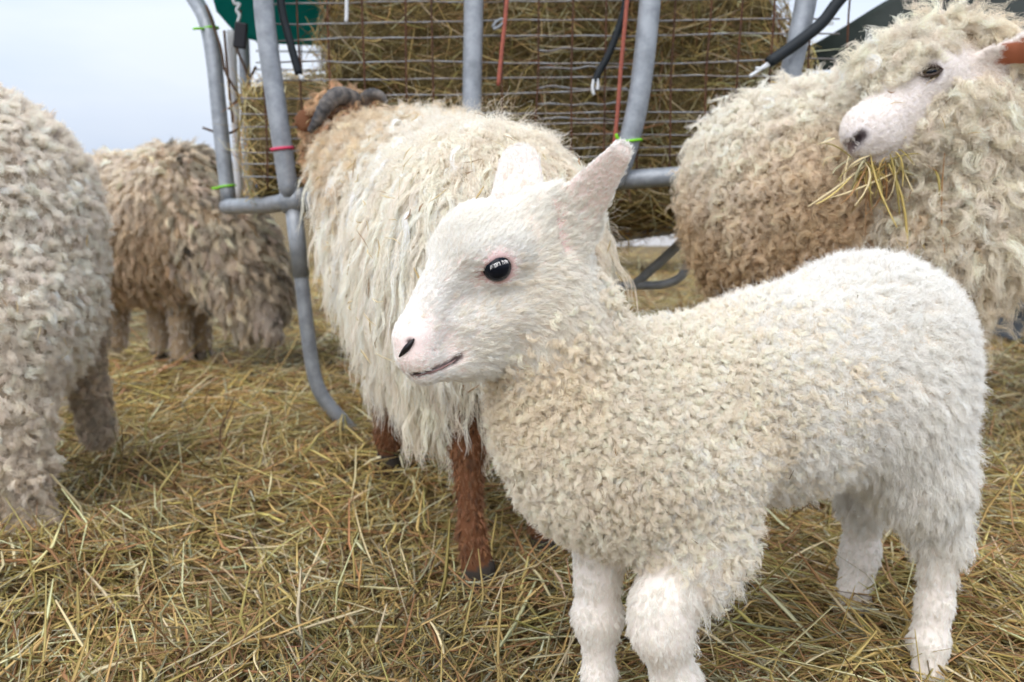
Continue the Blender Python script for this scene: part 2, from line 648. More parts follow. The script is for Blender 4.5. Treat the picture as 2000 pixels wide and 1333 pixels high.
def mixc(a, b, t):
    t = np.asarray(t)[:, None]
    return np.array(a) * (1 - t) + np.array(b) * t


# ------------------------------------------------------------------ the lamb
def build_lamb():
    B = Body(0.0021)
    nose, poll = P(775, 680, 0.745), P(1050, 420, 0.83)
    hax = unit((poll - nose) * np.array((1, 1, 0)))
    lat = np.array((-hax[1], hax[0], 0.0))            # to the far side of the head
    if lat[1] < 0:
        lat = -lat
    hc = P(900, 560, 0.79)
    bk = unit(poll - nose)
    # trunk
    heading = np.array((-0.86, -0.5, 0))
    dn = np.array((0.35, 0.1, -0.9)); back = np.array((0.8, 0.35, -0.45))
    B.cap((1095, 640, 0.845, 104), (1165, 850, 0.845, 138), 'nub', 0.03, comb=(0.2, -0.1, -0.95))
    B.cap((1185, 870, 0.845, 152), (1320, 808, 0.89, 152), 'nub', 0.06, comb=dn)
    B.cap((1155, 930, 0.835, 98), (1230, 960, 0.84, 102), 'nub', 0.05, comb=dn)
    B.cap((1330, 808, 0.90, 152), (1510, 770, 0.965, 172), 'nub2', 0.06, comb=back)
    B.cap((1510, 770, 0.965, 172), (1690, 700, 1.035, 172), 'fluff', 0.06, comb=back)
    B.cap((1690, 700, 1.035, 172), (1745, 790, 1.04, 122), 'fluff', 0.06, comb=back)
    B.cap((1030, 670, 0.838, 62), (1080, 805, 0.84, 98), 'nub', 0.05, comb=(0.2, -0.1, -0.95))
    # near hind leg
    B.cap((1730, 800, 0.985, 118), (1790, 930, 0.99, 78), 'wisp', 0.05, comb=(0.15, 0, -1))
    B.cap((1800, 930, 0.99, 74), (1835, 1030, 1.0, 44), 'wisp', 0.04, comb=(0.1, 0, -1))
    B.cap((1835, 1040, 1.0, 42), (1826, 1180, 1.0, 31), 'leg', 0.02)
    B.cap((1826, 1180, 1.0, 31), (1814, 1250, 0.995, 37), 'leg', 0.015)
    B.cap((1814, 1255, 0.995, 35), (1812, 1312, 0.985, 30), 'leg', 0.01)
    # far hind leg
    B.cap((1690, 860, 1.16, 90), (1690, 960, 1.16, 46), 'wisp', 0.04, comb=(0, 0, -1))
    B.cap((1690, 960, 1.16, 42), (1680, 1080, 1.17, 32), 'leg', 0.02)
    B.cap((1680, 1080, 1.17, 32), (1662, 1185, 1.16, 34), 'leg', 0.02)
    # near fore leg: lifted in a step, knee to the front
    B.cap((1350, 930, 0.83, 120), (1370, 1060, 0.82, 84), 'nub2', 0.05, comb=(0.15, 0, -1))
    B.cap((1370, 1060, 0.82, 80), (1296, 1178, 0.795, 56), 'leg', 0.035, comb=(0.25, 0, -1))
    B.cap((1370, 1080, 0.825, 55), (1360, 1130, 0.815, 34), 'wisp', 0.03, comb=(0.4, 0, -1))
    B.cap((1292, 1185, 0.795, 60), (1291, 1225, 0.795, 58), 'leg', 0.02, comb=(0.2, 0, -1))
    B.cap((1291, 1228, 0.795, 54), (1322, 1335, 0.81, 41), 'leg', 0.02)
    B.cap((1322, 1335, 0.81, 45), (1365, 1450, 0.83, 34), 'leg', 0.02)
    B.cap((1365, 1450, 0.83, 34), (1350, 1530, 0.82, 34), 'leg', 0.01)
    # far fore leg
    B.cap((1180, 1010, 0.875, 80), (1168, 1125, 0.875, 42), 'leg', 0.035)
    B.cap((1168, 1125, 0.875, 36), (1167, 1200, 0.875, 44), 'leg', 0.02)
    B.cap((1167, 1205, 0.875, 43), (1170, 1300, 0.875, 30), 'leg', 0.02)
    B.cap((1170, 1330, 0.875, 33), (1172, 1430, 0.87, 34), 'leg', 0.02)
    # tail, hanging behind
    B.cap((1835, 700, 1.10, 20), (1850, 860, 1.11, 12), 'fluff', 0.02)
    # head
    h0 = len(B.pr)
    B.cap((1020, 488, 0.825, 88), (950, 478, 0.808, 82), 'face', 0.03, comb=bk)
    B.cap((925, 505, 0.80, 72), (815, 652, 0.763, 42), 'face', 0.025, comb=bk)
    B.cap((812, 668, 0.757, 41), (815, 690, 0.757, 44), 'face', 0.012, comb=bk)
    B.cap((832, 719, 0.764, 32), (935, 676, 0.80, 52), 'face', 0.014, comb=bk)
    B.cap((930, 655, 0.80, 66), (1045, 590, 0.83, 92), 'cheek', 0.03, comb=(0.8, 0.3, -0.5))
    B.cap((1060, 560, 0.835, 96), (1090, 640, 0.84, 104), 'cheek', 0.03, comb=(0.6, 0.2, -0.75))
    # ears
    view = unit(P(1150, 350, 0.8) - np.array((0, 0, CAM_H)))
    en = unit(-view + np.array((0.30, 0, 0.1)))
    B.cap((1115, 424, 0.815, 58), (1211, 300, 0.775, 25), 'ear', 0.014, flat=en, fs=5.0)
    B.cap((1060, 432, 0.82, 48), (1112, 448, 0.825, 30), 'cheek', 0.03, comb=bk)
    fen = unit(-view + np.array((-0.2, 0, 0.25)))
    B.cap((1010, 385, 0.872, 55), (1014, 326, 0.885, 43), 'ear', 0.012, flat=fen, fs=5.5)
    # hollow of the near ear, along its rear edge
    q = (1165, 425, 0.768, 20), (1222, 322, 0.752, 7)
    B.cap(q[0], q[1], 'ear', 0.012, sub=True)
    c1, c2 = B.hit(1084, 412), B.hit(1102, 486)
    B.cap((*(c1[0] + c1[1] * 0.001), 0.0035), (*(c2[0] + c2[1] * 0.001), 0.0045), 'ear', 0.010, sub=True, metres=True)
    # brow ridge, tear hollow and cheek bone, both sides
    pts = [B.hit(x, y) for x, y in ((930, 505), (1005, 478), (905, 585), (925, 560), (915, 640), (1010, 610))]
    q = B.cap((*(pts[0][0] - pts[0][1] * 0.006), 0.010), (*(pts[1][0] - pts[1][1] * 0.007), 0.012), 'face', 0.016, comb=bk, metres=True)
    B.mirror(q, hc, lat)
    q = B.cap((*(pts[2][0] + pts[2][1] * 0.012), 0.016), (*(pts[3][0] + pts[3][1] * 0.012), 0.0155), 'face', 0.018, sub=True, metres=True)
    B.mirror(q, hc, lat)
    q = B.cap((*(pts[4][0] - pts[4][1] * 0.009), 0.011), (*(pts[5][0] - pts[5][1] * 0.010), 0.014), 'face', 0.02, comb=bk, metres=True)
    B.mirror(q, hc, lat)
    pe, ne = B.hit(975, 531)
    B.cap((*(pe - ne * 0.013), 0.0185), (*(pe - ne * 0.012 + bk * 0.006), 0.018), 'face', 0.016, comb=bk, metres=True)
    B.mirror(B.pr[-1], hc, lat)
    # eye opening
    pe, ne = B.hit(974, 531)
    er = 0.0128
    ec = pe - ne * 0.0085
    a = P(1010, 522, 0.78) - P(930, 557, 0.78)
    a = unit(a - ne * (a @ ne))
    for sgn in (0, 1):
        q = B.cap((*(ec + ne * 0.006 - a * 0.0066), 0.0066), (*(ec + ne * 0.006 + a * 0.0046), 0.0080), 'face', 0.003, sub=True, metres=True)
        q2 = B.cap((*(ec + ne * 0.008 - a * 0.0185), 0.0026), (*(ec + ne * 0.006 - a * 0.008), 0.005), 'face', 0.004, sub=True, metres=True)
        if sgn:
            for qq in (q, q2):
                B.pr[:] = [x for x in B.pr if x is not qq]
                B.mirror(qq, hc, lat)
    # nostril and mouth
    n1, m1 = B.hit(771, 697); n2, m2 = B.hit(801, 669)
    q = B.cap((*(n1 + m1 * 0.0005), 0.0026), (*(n2 + m2 * 0.0005), 0.0016), 'face', 0.003, sub=True, metres=True)
    B.mirror(q, hc, lat)
    mouth = [p for p in (B.hit(x, y)[0] for x, y in ((776, 726), (786, 730), (805, 734), (845, 726), (880, 710), (900, 696))) if p[1] < 0.95]
    for p0, p1 in zip(mouth[:-1], mouth[1:]):
        B.cap((*p0, 0.0022), (*p1, 0.0020), 'face', 0.003, sub=True, metres=True)
    V, Q = B.skin()
    col = np.zeros_like(V) + np.array((0.84, 0.74, 0.62))
    fw = B.W['face'] + B.W.get('ear', 0)
    lw = (W0 := B.W['leg'] + B.W['wisp'])[:, None]
    col = col * (1 - lw) + np.array((0.86, 0.79, 0.73)) * lw
    col = col * (1 - fw[:, None]) + np.array((0.84, 0.69, 0.65)) * fw[:, None]
    for t in np.linspace(0, 1, 6):
        col = paint(col, V, c1[0] * (1 - t) + c2[0] * t, 0.012, (0.72, 0.46, 0.44), 0.8, 0.7)
    col = paint(col, V, pe, 0.026, (0.66, 0.40, 0.40), 0.8)
    col = paint(col, V, ec - a * 0.017 + ne * 0.006, 0.009, (0.30, 0.13, 0.13), 0.7, 0.9)
    col = paint(col, V, pe, 0.0145, (0.16, 0.08, 0.08), 0.35, 0.85)
    col = paint(col, V, (n1 + n2) / 2, 0.019, (0.55, 0.40, 0.38), 0.7, 0.5)
    for t in np.linspace(0, 1, 5):
        col = paint(col, V, n1 * (1 - t) + n2 * t, 0.0070 - 0.0014 * t, (0.10, 0.07, 0.07), 0.8)
    tip = B.hit(764, 684)[0]
    col = paint(col, V, tip, 0.006, (0.05, 0.035, 0.035), 0.6, 0.8)
    mp_ = smooth_path(mouth, 24)
    for i, p in enumerate(mp_):
        col = paint(col, V, p, 0.0046, (0.05, 0.03, 0.03), 0.6, 0.85 if i < 14 else 0.6)
    hoof = V[:, 2] < 0.008
    col[hoof] = (0.16, 0.13, 0.11)
    root = empty('lamb', 'small white woolly lamb standing in front of all the grown sheep, facing sideways', 'lamb', (*P(1500, 1100, 0.95)[:2], 0))
    mesh_obj('body', V, Q, M['skin'], root, col=col)
    eye = ball('eye', ec, er, M['eye'], root, 40)
    fe = ec - 2 * ((ec - hc) @ lat) * lat
    ball('eye', fe, er, M['eye'], root, 24)
    def on(pts, lift=0.0):
        hs = [B.hit(x, y) for x, y in pts]
        return [p + n * lift for p, n in hs if p[1] < 0.95]
    np_ = smooth_path(on(((763, 688), (768, 700), (780, 697), (795, 680), (809, 662))), 20)
    tube('nostril', np_, (0.0008, 0.0024, 0.0030, 0.0022, 0.0006), M['nostril'], root, 10)
    lp = smooth_path(on(((774, 724), (780, 728), (790, 732), (812, 734), (845, 726), (872, 714), (890, 703)), 0.0010), 24)
    tube('lip_line', lp, (0.0005, 0.0008, 0.0010, 0.0009, 0.0007, 0.0003), M['lip'], root, 8)
    # coat
    d_eye = np.linalg.norm(V - (ec + ne * 0.008), axis=1)
    d_eye2 = np.linalg.norm(V - (fe), axis=1)
    d_duct = np.linalg.norm(V - (ec - a * 0.017 + ne * 0.006), axis=1)
    d_nos = np.min([np.linalg.norm(V - (n1 * (1 - t) + n2 * t), axis=1) for t in np.linspace(0, 1, 5)], 0)
    d_mou = np.min([np.linalg.norm(V - p, axis=1) for p in mp_], 0)
    bare = np.clip((d_eye - 0.0135) / 0.004, 0, 1) * np.clip((d_nos - 0.0065) / 0.004, 0, 1) * np.clip((d_eye2 - 0.014) / 0.004, 0, 1)
    bare *= np.clip((d_duct - 0.0075) / 0.004, 0.05, 1) * np.clip((d_mou - 0.0034) / 0.002, 0.0, 1)
    muz = np.clip(np.linalg.norm(V - P(800, 690, 0.757), axis=1) / 0.09, 0, 1)
    W = B.W
    white, cream = (0.97, 0.95, 0.92), (0.965, 0.905, 0.81)
    flen = 0.0036 + 0.0062 * muz
    flen = flen * np.clip(0.35 + (d_eye - 0.013) / 0.02, 0.35, 1) * np.clip(0.18 + d_nos / 0.04, 0.18, 1)
    mz = P(800, 690, 0.757)
    def ft(c):
        t = np.clip((np.linalg.norm(c - mz, axis=1) - 0.055) / 0.10 + 0.30 * vnoise(c, 40, 6), 0, 1)
        t = t * np.clip((np.linalg.norm(c - pe, axis=1) - 0.014) / 0.02, 0, 1)
        return mixc((0.97, 0.95, 0.92), (0.965, 0.93, 0.875), t)
    def nt_(c):
        return mixc(cream, (0.93, 0.84, 0.70), np.clip(0.3 + 0.6 * vnoise(c, 34, 26), 0, 1))
    def ct(c):
        return mixc((0.965, 0.935, 0.88), (0.93, 0.86, 0.76), np.clip(0.35 + 0.5 * vnoise(c, 30, 16), 0, 1))
    grow('face_hair', B, root, (W['face'] * 1.0) * bare, flen, 14000, 8, 5, lockr=0.0024, lay=0.80, clump=0.45, frizz=0.0004, rad=0.00017,
         tint_fn=ft, tvar=0.03, jitter=0.09, warm=(1.0, 0.99, 0.97), seed=11, sink=0.0006)
    grow('ear_hair', B, root, W['ear'], 0.0048, 5200, 7, 5, lockr=0.0022, lay=0.80, clump=0.4, frizz=0.0006, rad=0.00016,
         tint=(0.95, 0.92, 0.89), tvar=0.04, jitter=0.10, warm=(1.0, 0.99, 0.97), seed=12, sink=0.0006, back=0.8)
    grow('cheek_wool', B, root, W['cheek'] * bare, 0.0135, 5600, 14, 6, lockr=0.0030, lay=0.78, clump=0.4, frizz=0.0014, rad=0.00018,
         tint_fn=ct, tvar=0.03, jitter=0.11, warm=(1.0, 0.99, 0.97), seed=13, curl=0.0006, turns=1)
    grow('leg_hair', B, root, W['leg'], 0.0100, 11000, 12, 5, lockr=0.0028, lay=0.74, clump=0.5, frizz=0.0008, rad=0.00018,
         tint=(0.94, 0.91, 0.865), tvar=0.05, jitter=0.12, warm=(1.0, 0.99, 0.97), seed=14)
    grow('curled_fleece', B, root, (W['nub'] + 0.75 * W['nub2']) ** 1.6, 0.0150, 8800, 24, 9, lockr=0.0025, lay=0.22, clump=0.05, frizz=0.0007, rad=0.00019,
         tint_fn=nt_, tvar=0.05, jitter=0.34, warm=(1.0, 0.98, 0.945), seed=15, curl=0.0023, turns=1.2, lvar=0.35)
    grow('fluffy_fleece', B, root, W['fluff'] + 0.35 * W['nub2'], 0.0150, 8200, 18, 7, lockr=0.0042, lay=0.36, clump=0.30, frizz=0.0024, rad=0.00018,
         tint=(0.965, 0.94, 0.90), tvar=0.03, jitter=0.42, warm=(1.0, 0.99, 0.97), seed=16, curl=0.0022, turns=1.0, lvar=0.3)
    grow('long_wool', B, root, W['wisp'] + 0.18 * W['fluff'] * (B.N[:, 2] < -0.2) * 4, 0.026, 3400, 20, 8, lockr=0.0044, lay=0.62, clump=0.62, frizz=0.0028,
         rad=0.00018, tint=(0.955, 0.93, 0.885), tvar=0.04, jitter=0.2, warm=(1.0, 0.99, 0.97), seed=17, curl=0.0015, turns=1.0, grav=0.7)
    grow('stray_fibres', B, root, W['nub'] + W['nub2'] + W['fluff'] + W['wisp'], 0.022, 9000, 1, 7, lockr=0.003, lay=0.35, clump=0.0, frizz=0.004,
         rad=0.00011, tint=(0.95, 0.92, 0.87), jitter=0.45, warm=(1.0, 0.99, 0.97), seed=18, lvar=0.5)
    # lashes along the upper lid
    up = np.cross(ne, a); up = up if up[2] > 0 else -up
    r = np.random.default_rng(5)
    nl = 46
    s = np.linspace(0, 1, 6)
    X = np.zeros((nl, 6, 3), np.float32)
    for i in range(nl):
        x = r.uniform(-0.35, 1.0)
        b = ec + a * x * 0.0115 + up * (0.0098 * math.sqrt(max(0, 1 - x * x * 0.75))) + ne * (0.0098 - 0.004 * x * x)
        dv = unit(ne * 0.9 + up * 0.30 + a * (0.3 * x + r.normal() * 0.18))
        l = 0.005 + 0.003 * r.random()
        X[i] = b + dv * l * s[:, None] + np.array((0, 0, -1)) * (0.0022 * s[:, None] ** 2)
    cu = bpy.data.hair_curves.new('eyelashes')
    cu.add_curves([6] * nl)
    cu.attributes['position'].data.foreach_set('vector', X.ravel())
    ra = cu.attributes.get('radius') or cu.attributes.new('radius', 'FLOAT', 'POINT')
    ra.data.foreach_set('value', np.tile(0.00012 * (1 - 0.7 * s), nl).astype(np.float32))
    ta = cu.attributes.new('tint', 'FLOAT_VECTOR', 'CURVE')
    ta.data.foreach_set('vector', np.tile(np.array(white, np.float32), nl))
    cu.materials.append(M['wool'])
    o = bpy.data.objects.new('eyelashes', cu)
    COL.objects.link(o)
    put(o, root)
    return B

LAMB = build_lamb()

# ------------------------------------------------------------------ grown sheep
def drape(B, out=0.6):
    """wool parts along the spine and falls down the sides"""
    n = B.N * np.array((1, 1, 0))
    return unit(n * out + np.array((0, 0, -1.0)) + B.comb * 0.25)

def hoofs(V, col, z, c=(0.05, 0.042, 0.036)):
    g = ground_z(V[:, 0], V[:, 1])
    col[V[:, 2] < g + z + 0.03] = c
    return col

def build_long_sheep():
    """the horned one in the middle, seen from behind, its head in the feeder"""
    B = Body(0.0055)
    hd = unit((-0.45, 0.85, 0))
    B.cap((955, 455, 1.40, 200), (845, 425, 1.66, 180), 'long', 0.08, comb=hd * -1)
    B.cap((950, 570, 1.36, 188), (850, 550, 1.62, 155), 'long', 0.08, comb=hd * -1)
    B.cap((885, 700, 1.36, 105), (835, 660, 1.5, 108), 'long', 0.06, comb=hd * -1)
    B.cap((868, 750, 1.33, 55), (868, 755, 1.33, 55), 'long', 0.05, comb=(0, 0, -1))
    B.cap((800, 390, 1.66, 145), (705, 325, 1.76, 80), 'neck', 0.07, comb=(0.3, -0.3, -0.8))
    B.cap((692, 290, 1.79, 62), (668, 240, 1.84, 58), 'poll', 0.03, comb=(0.2, -0.5, -0.5))
    B.cap((665, 260, 1.86, 58), (640, 330, 1.93, 38), 'poll', 0.03, comb=(0, 0, -1))
    # ears
    B.cap((640, 234, 1.77, 13), (600, 236, 1.75, 25), 'bare', 0.01, flat=unit((0.2, -1, 0.3)), fs=3.5)
    B.cap((715, 222, 1.86, 12), (752, 220, 1.85, 18), 'bare', 0.01, flat=unit((0.2, -1, 0.3)), fs=3.5)
    # hind legs
    B.cap((912, 760, 1.30, 56), (913, 870, 1.28, 31), 'shank', 0.03)
    B.cap((913, 880, 1.28, 32), (920, 1040, 1.25, 23), 'shank', 0.02)
    B.cap((920, 1040, 1.25, 23), (934, 1108, 1.24, 36), 'shank', 0.02)
    B.cap((928, 1112, 1.238, 26), (918, 1155, 1.225, 19), 'shank', 0.006)
    B.cap((942, 1112, 1.238, 26), (952, 1157, 1.222, 19), 'shank', 0.006)
    B.cap((1040, 850, 1.42, 60), (1052, 950, 1.41, 28), 'shank', 0.03)
    B.cap((1052, 950, 1.41, 28), (1066, 1095, 1.38, 27), 'shank', 0.02)
    # fore legs
    for x, d in ((762, 1.74), (850, 1.86)):
        B.cap((x, 720, d, 45), (x - 2, 850, d, 24), 'shank', 0.03)
        B.cap((x - 2, 850, d, 24), (x - 2, 945, d, 26), 'shank', 0.02)
    V, Q = B.skin()
    W = B.W
    col = (W['long'] + W['neck'])[:, None] * np.array((0.50, 0.42, 0.31)) + (W['shank'] + W['poll'] + W['bare'])[:, None] * np.array((0.13, 0.052, 0.022))
    e = P(602, 234, 1.81)
    col = paint(col, V, e, 0.045, (0.50, 0.29, 0.15), 0.5, 0.95)
    hoofs(V, col, 0.03)
    root = empty('sheep', 'horned sheep with long stringy cream fleece and brown legs, its head in the hay feeder', 'sheep', (*P(890, 900, 1.45)[:2], 0))
    mesh_obj('body', V, Q, M['skin'], root, col=col)
    tip = drape(B, 0.55)
    top = np.clip((B.N[:, 2] - 0.2) * 1.6, 0, 1)
    def tf(c):
        w = np.clip(0.5 + 0.5 * vnoise(c, 9, 21), 0, 1)
        return mixc((0.95, 0.91, 0.84), (0.86, 0.775, 0.65), w ** 2)
    grow('undercoat', B, root, W['long'] + 0.8 * W['neck'], 0.030, 3800, 18, 7, lockr=0.010, lay=0.66, clump=0.45, frizz=0.005, rad=0.00033, tint_fn=tf,
         tvar=0.06, jitter=0.28, seed=31, curl=0.004, turns=1.2, comb=tip, grav=0.3)
    grow('long_fleece', B, root, W['long'] * (1 - 0.45 * top) + 0.25 * W['neck'], (0.115 - 0.055 * top) * np.clip(0.80 + (V[:, 2] - 0.36) / 0.4, 0.80, 1.1), 3800, 13, 16, lockr=0.0065, lay=0.82, clump=0.90, frizz=0.0035,
         rad=0.00040, tint_fn=lambda c: tf(c) * 1.06, tvar=0.09, jitter=0.16, seed=32, curl=0.0034, turns=2.0, comb=tip, grav=1.5, collide=True, lvar=0.4)
    grow('neck_fleece', B, root, W['neck'], 0.035, 700, 18, 9, lockr=0.009, lay=0.55, clump=0.6, frizz=0.004, rad=0.00035,
         tint=(0.78, 0.67, 0.51), tvar=0.12, jitter=0.3, seed=33, curl=0.006, turns=1.6, comb=tip)
    grow('brown_poll_wool', B, root, W['poll'], 0.026, 420, 22, 9, lockr=0.007, lay=0.4, clump=0.5, frizz=0.0025, rad=0.00035,
         tint=(0.66, 0.46, 0.29), tvar=0.25, jitter=0.35, seed=34, curl=0.005, turns=1.3)
    grow('leg_hair', B, root, (W['shank'] + 0.25 * W['bare']) * (V[:, 2] > ground_z(V[:, 0], V[:, 1]) + 0.075), 0.015, 4200, 9, 5, lockr=0.003, lay=0.66, clump=0.4, frizz=0.001, rad=0.00022,
         tint=(0.29, 0.145, 0.072), tvar=0.35, jitter=0.2, seed=35)
    grow('stray_wisps', B, root, W['long'], 0.05, 2600, 2, 9, lockr=0.002, lay=0.5, clump=0.3, frizz=0.010, rad=0.0002, tint=(0.86, 0.78, 0.65),
         jitter=0.4, seed=36, comb=tip, grav=0.5, lvar=0.6)
    # horns: thick ridged curls
    for pts, rr in (([(690, 196, 1.80), (662, 188, 1.755), (640, 204, 1.735), (620, 236, 1.725), (604, 258, 1.72)], (0.018, 0.018, 0.016, 0.011, 0.005)),
                    ([(704, 204, 1.82), (724, 186, 1.80), (744, 188, 1.79), (756, 202, 1.785)], (0.014, 0.013, 0.009, 0.004))):
        pp = smooth_path([P(*q) for q in pts], 40)
        s = np.linspace(0, 1, 40)
        r = np.interp(s, np.linspace(0, 1, len(rr)), rr) * (1 + 0.06 * np.sin(s * 75))
        V2, F2 = tube_mesh(pp, r, 14, False)
        mesh_obj('horn', V2, F2, M['horn'], root)
    return B

def build_curly_sheep():
    """the one with hay in its mouth: ringlets all over, white face"""
    B = Body(0.0055)
    B.cap((1560, 390, 1.62, 192), (1760, 400, 1.55, 190), 'curl', 0.08, comb=(0, 0, -1))
    B.cap((1480, 350, 1.66, 110), (1500, 480, 1.66, 115), 'curl', 0.08, comb=(0, 0, -1))
    B.cap((1620, 330, 1.62, 140), (1760, 330, 1.55, 140), 'curl', 0.08, comb=(0, 0, -1))
    B.cap((1840, 320, 1.46, 128), (1830, 440, 1.44, 120), 'ring', 0.05, comb=(0, 0, -1))
    B.cap((1835, 500, 1.44, 110), (1825, 600, 1.44, 70), 'ring', 0.05, comb=(0, 0, -1))
    B.cap((1960, 330, 1.50, 80), (1930, 470, 1.48, 70), 'ring', 0.06, comb=(0, 0, -1))
    # head
    bk = unit(P(1850, 120, 1.45) - P(1660, 270, 1.32))
    B.cap((1868, 165, 1.45, 88), (1815, 140, 1.43, 68), 'ring', 0.04, comb=(0.2, -0.3, -0.6))
    B.cap((1722, 138, 1.40, 30), (1850, 104, 1.42, 42), 'ring', 0.04, comb=(-0.3, -0.5, -0.4))
    B.cap((1870, 92, 1.45, 38), (1920, 100, 1.47, 30), 'ring', 0.05, comb=(0, -0.5, -0.4))
    B.cap((1712, 136, 1.385, 26), (1775, 104, 1.375, 32), 'ring', 0.03, comb=(-0.3, -0.5, -0.5))
    B.cap((1858, 250, 1.372, 44), (1885, 215, 1.38, 50), 'ring', 0.03, comb=(0.3, -0.3, -0.8))
    B.cap((1812, 160, 1.388, 70), (1702, 250, 1.345, 47), 'face', 0.03, comb=bk)
    B.cap((1692, 258, 1.335, 46), (1700, 268, 1.34, 46), 'face', 0.015, comb=bk)
    B.cap((1712, 284, 1.35, 36), (1800, 250, 1.39, 62), 'face', 0.02, comb=bk)
    B.cap((1868, 262, 1.395, 62), (1905, 200, 1.42, 78), 'ring', 0.03, comb=(0.3, -0.2, -0.9))
    en = unit((0.25, -0.75, -0.35))
    B.cap((1918, 116, 1.37, 22), (2010, 92, 1.34, 30), 'ear', 0.012, flat=en, fs=3.6)
    B.cap((2010, 92, 1.34, 30), (2060, 84, 1.34, 14), 'ear', 0.012, flat=en, fs=3.6)
    # legs
    for x, y0, y1, d in ((1800, 600, 985, 1.46), (1862, 600, 950, 1.56), (1480, 540, 930, 1.64), (1590, 540, 905, 1.72)):
        B.cap((x, y0, d, 60), (x, (y0 + y1) / 2, d, 34), 'shank', 0.04)
        B.cap((x, (y0 + y1) / 2, d, 32), (x, y1, d, 32), 'shank', 0.02)
    pe, ne = B.hit(1820, 140)
    B.cap((*(pe - ne * 0.010), 0.024), (*(pe - ne * 0.010 + bk * 0.008), 0.024), 'face', 0.02, comb=bk, metres=True)
    pe, ne = B.hit(1820, 140)
    a = P(1845, 138, pe[1]) - P(1797, 146, pe[1])
    a = unit(a - ne * (a @ ne))
    up = np.cross(ne, a); up = up if up[2] > 0 else -up
    ec = pe - ne * 0.011
    B.cap((*(ec + ne * 0.010 - a * 0.013), 0.0050), (*(ec + ne * 0.010 + a * 0.009), 0.0068), 'face', 0.004, sub=True, metres=True)
    n1, m1 = B.hit(1655, 292); n2, m2 = B.hit(1684, 264)
    B.cap((*n1, 0.007), (*n2, 0.004), 'face', 0.004, sub=True, metres=True)
    mo = [B.hit(x, y)[0] for x, y in ((1668, 308), (1700, 312), (1735, 300), (1765, 285))]
    for p0, p1 in zip(mo[:-1], mo[1:]):
        B.cap((*p0, 0.004), (*p1, 0.004), 'face', 0.006, sub=True, metres=True)
    V, Q = B.skin()
    W = B.W
    col = (W['curl'] + W['ring'] + W['shank'])[:, None] * np.array((0.40, 0.30, 0.19)) + W['face'][:, None] * np.array((0.76, 0.70, 0.68)) + W['ear'][:, None] * np.array((0.78, 0.70, 0.66))
    for t in np.linspace(0, 1, 5):
        col = paint(col, V, n1 * (1 - t) + n2 * t, 0.012, (0.05, 0.035, 0.04), 0.6)
    col = paint(col, V, n1, 0.022, (0.30, 0.22, 0.22), 0.7, 0.7)
    col = paint(col, V, pe, 0.020, (0.10, 0.06, 0.05), 0.4, 0.9)
    for p in smooth_path(mo, 12):
        col = paint(col, V, p, 0.008, (0.25, 0.14, 0.12), 0.7, 0.7)
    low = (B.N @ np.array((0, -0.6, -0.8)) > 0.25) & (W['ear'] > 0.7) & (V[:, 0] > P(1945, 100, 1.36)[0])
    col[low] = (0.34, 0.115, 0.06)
    hoofs(V, col, 0.03)
    root = empty('sheep', 'curly grey cream sheep with a white face chewing a wisp of hay', 'sheep', (*P(1700, 900, 1.55)[:2], 0))
    mesh_obj('body', V, Q, M['skin'], root, col=col)
    eye = ball('eye', ec - ne * 0.0055, 0.0165, M['iris'], root, 32)
    sl = np.linspace(-1, 1, 15)
    for sgn, hh in ((1, 0.0072), (-1, 0.0056)):
        pts = [ec + a * (x * 0.0165 - 0.001) + up * (sgn * hh * (1 - x * x) + 0.0004) + ne * (0.0108 - 0.0035 * x * x) for x in sl]
        tube('eyelid', pts, (0.0014, 0.0034 if sgn > 0 else 0.0024, 0.0014), M['lid'], eye, 8)
    R = Matrix((Vector(a), Vector(up), Vector(ne))).transposed()
    ball('pupil', ec + ne * 0.0072, 0.0068, M['eye'], eye, 20, scale=(1.25, 0.62, 0.65), rot=R)
    d_eye = np.linalg.norm(V - (ec + ne * 0.012), axis=1)
    d_nos = np.min([np.linalg.norm(V - (n1 * (1 - t) + n2 * t), axis=1) for t in np.linspace(0, 1, 4)], 0)
    bare = np.clip((d_eye - 0.016) / 0.006, 0, 1) * np.clip((d_nos - 0.008) / 0.006, 0, 1)
    sa, sb = P(1822, 158, 1.33), P(1690, 275, 1.30)
    tt = np.clip(((V - sa) @ (sb - sa)) / ((sb - sa) @ (sb - sa)), 0, 1)
    d_seg = np.linalg.norm((V - sa - tt[:, None] * (sb - sa)), axis=1)
    br2 = np.clip((d_seg - 0.038) / 0.016, 0, 1)
    sa, sb = P(1925, 112, 1.36), P(2060, 84, 1.34)
    tt = np.clip(((V - sa) @ (sb - sa)) / ((sb - sa) @ (sb - sa)), 0, 1)
    br2 = br2 * np.clip((np.linalg.norm((V - sa - tt[:, None] * (sb - sa)), axis=1) - 0.030) / 0.03, 0, 1)
    rlen = 0.026 + 0.036 * np.clip((d_seg - 0.06) / 0.10, 0, 1)
    hd = np.clip(1.4 - d_seg / 0.13, 0, 1)[:, None]
    z0 = 0.52
    def tf(c):
        t = np.clip((0.70 - c[:, 2]) / 0.20 + 0.25 * vnoise(c, 14, 5), 0, 1)
        return mixc((0.95, 0.905, 0.82), (0.79, 0.635, 0.44), t)
    def tr(c):
        t = np.clip(0.35 + 0.4 * vnoise(c, 13, 8) + np.clip((0.72 - c[:, 2]) / 0.2, 0, 1) * 0.45, 0, 1)
        return mixc((0.95, 0.905, 0.81), (0.72, 0.62, 0.46), t)
    dr = drape(B, 0.4)
    face_c = P(1740, 210, 1.36)
    dr2 = unit(dr * (1 - hd) + hd * (unit(V - face_c) + np.array((0, 0, 0.1))))
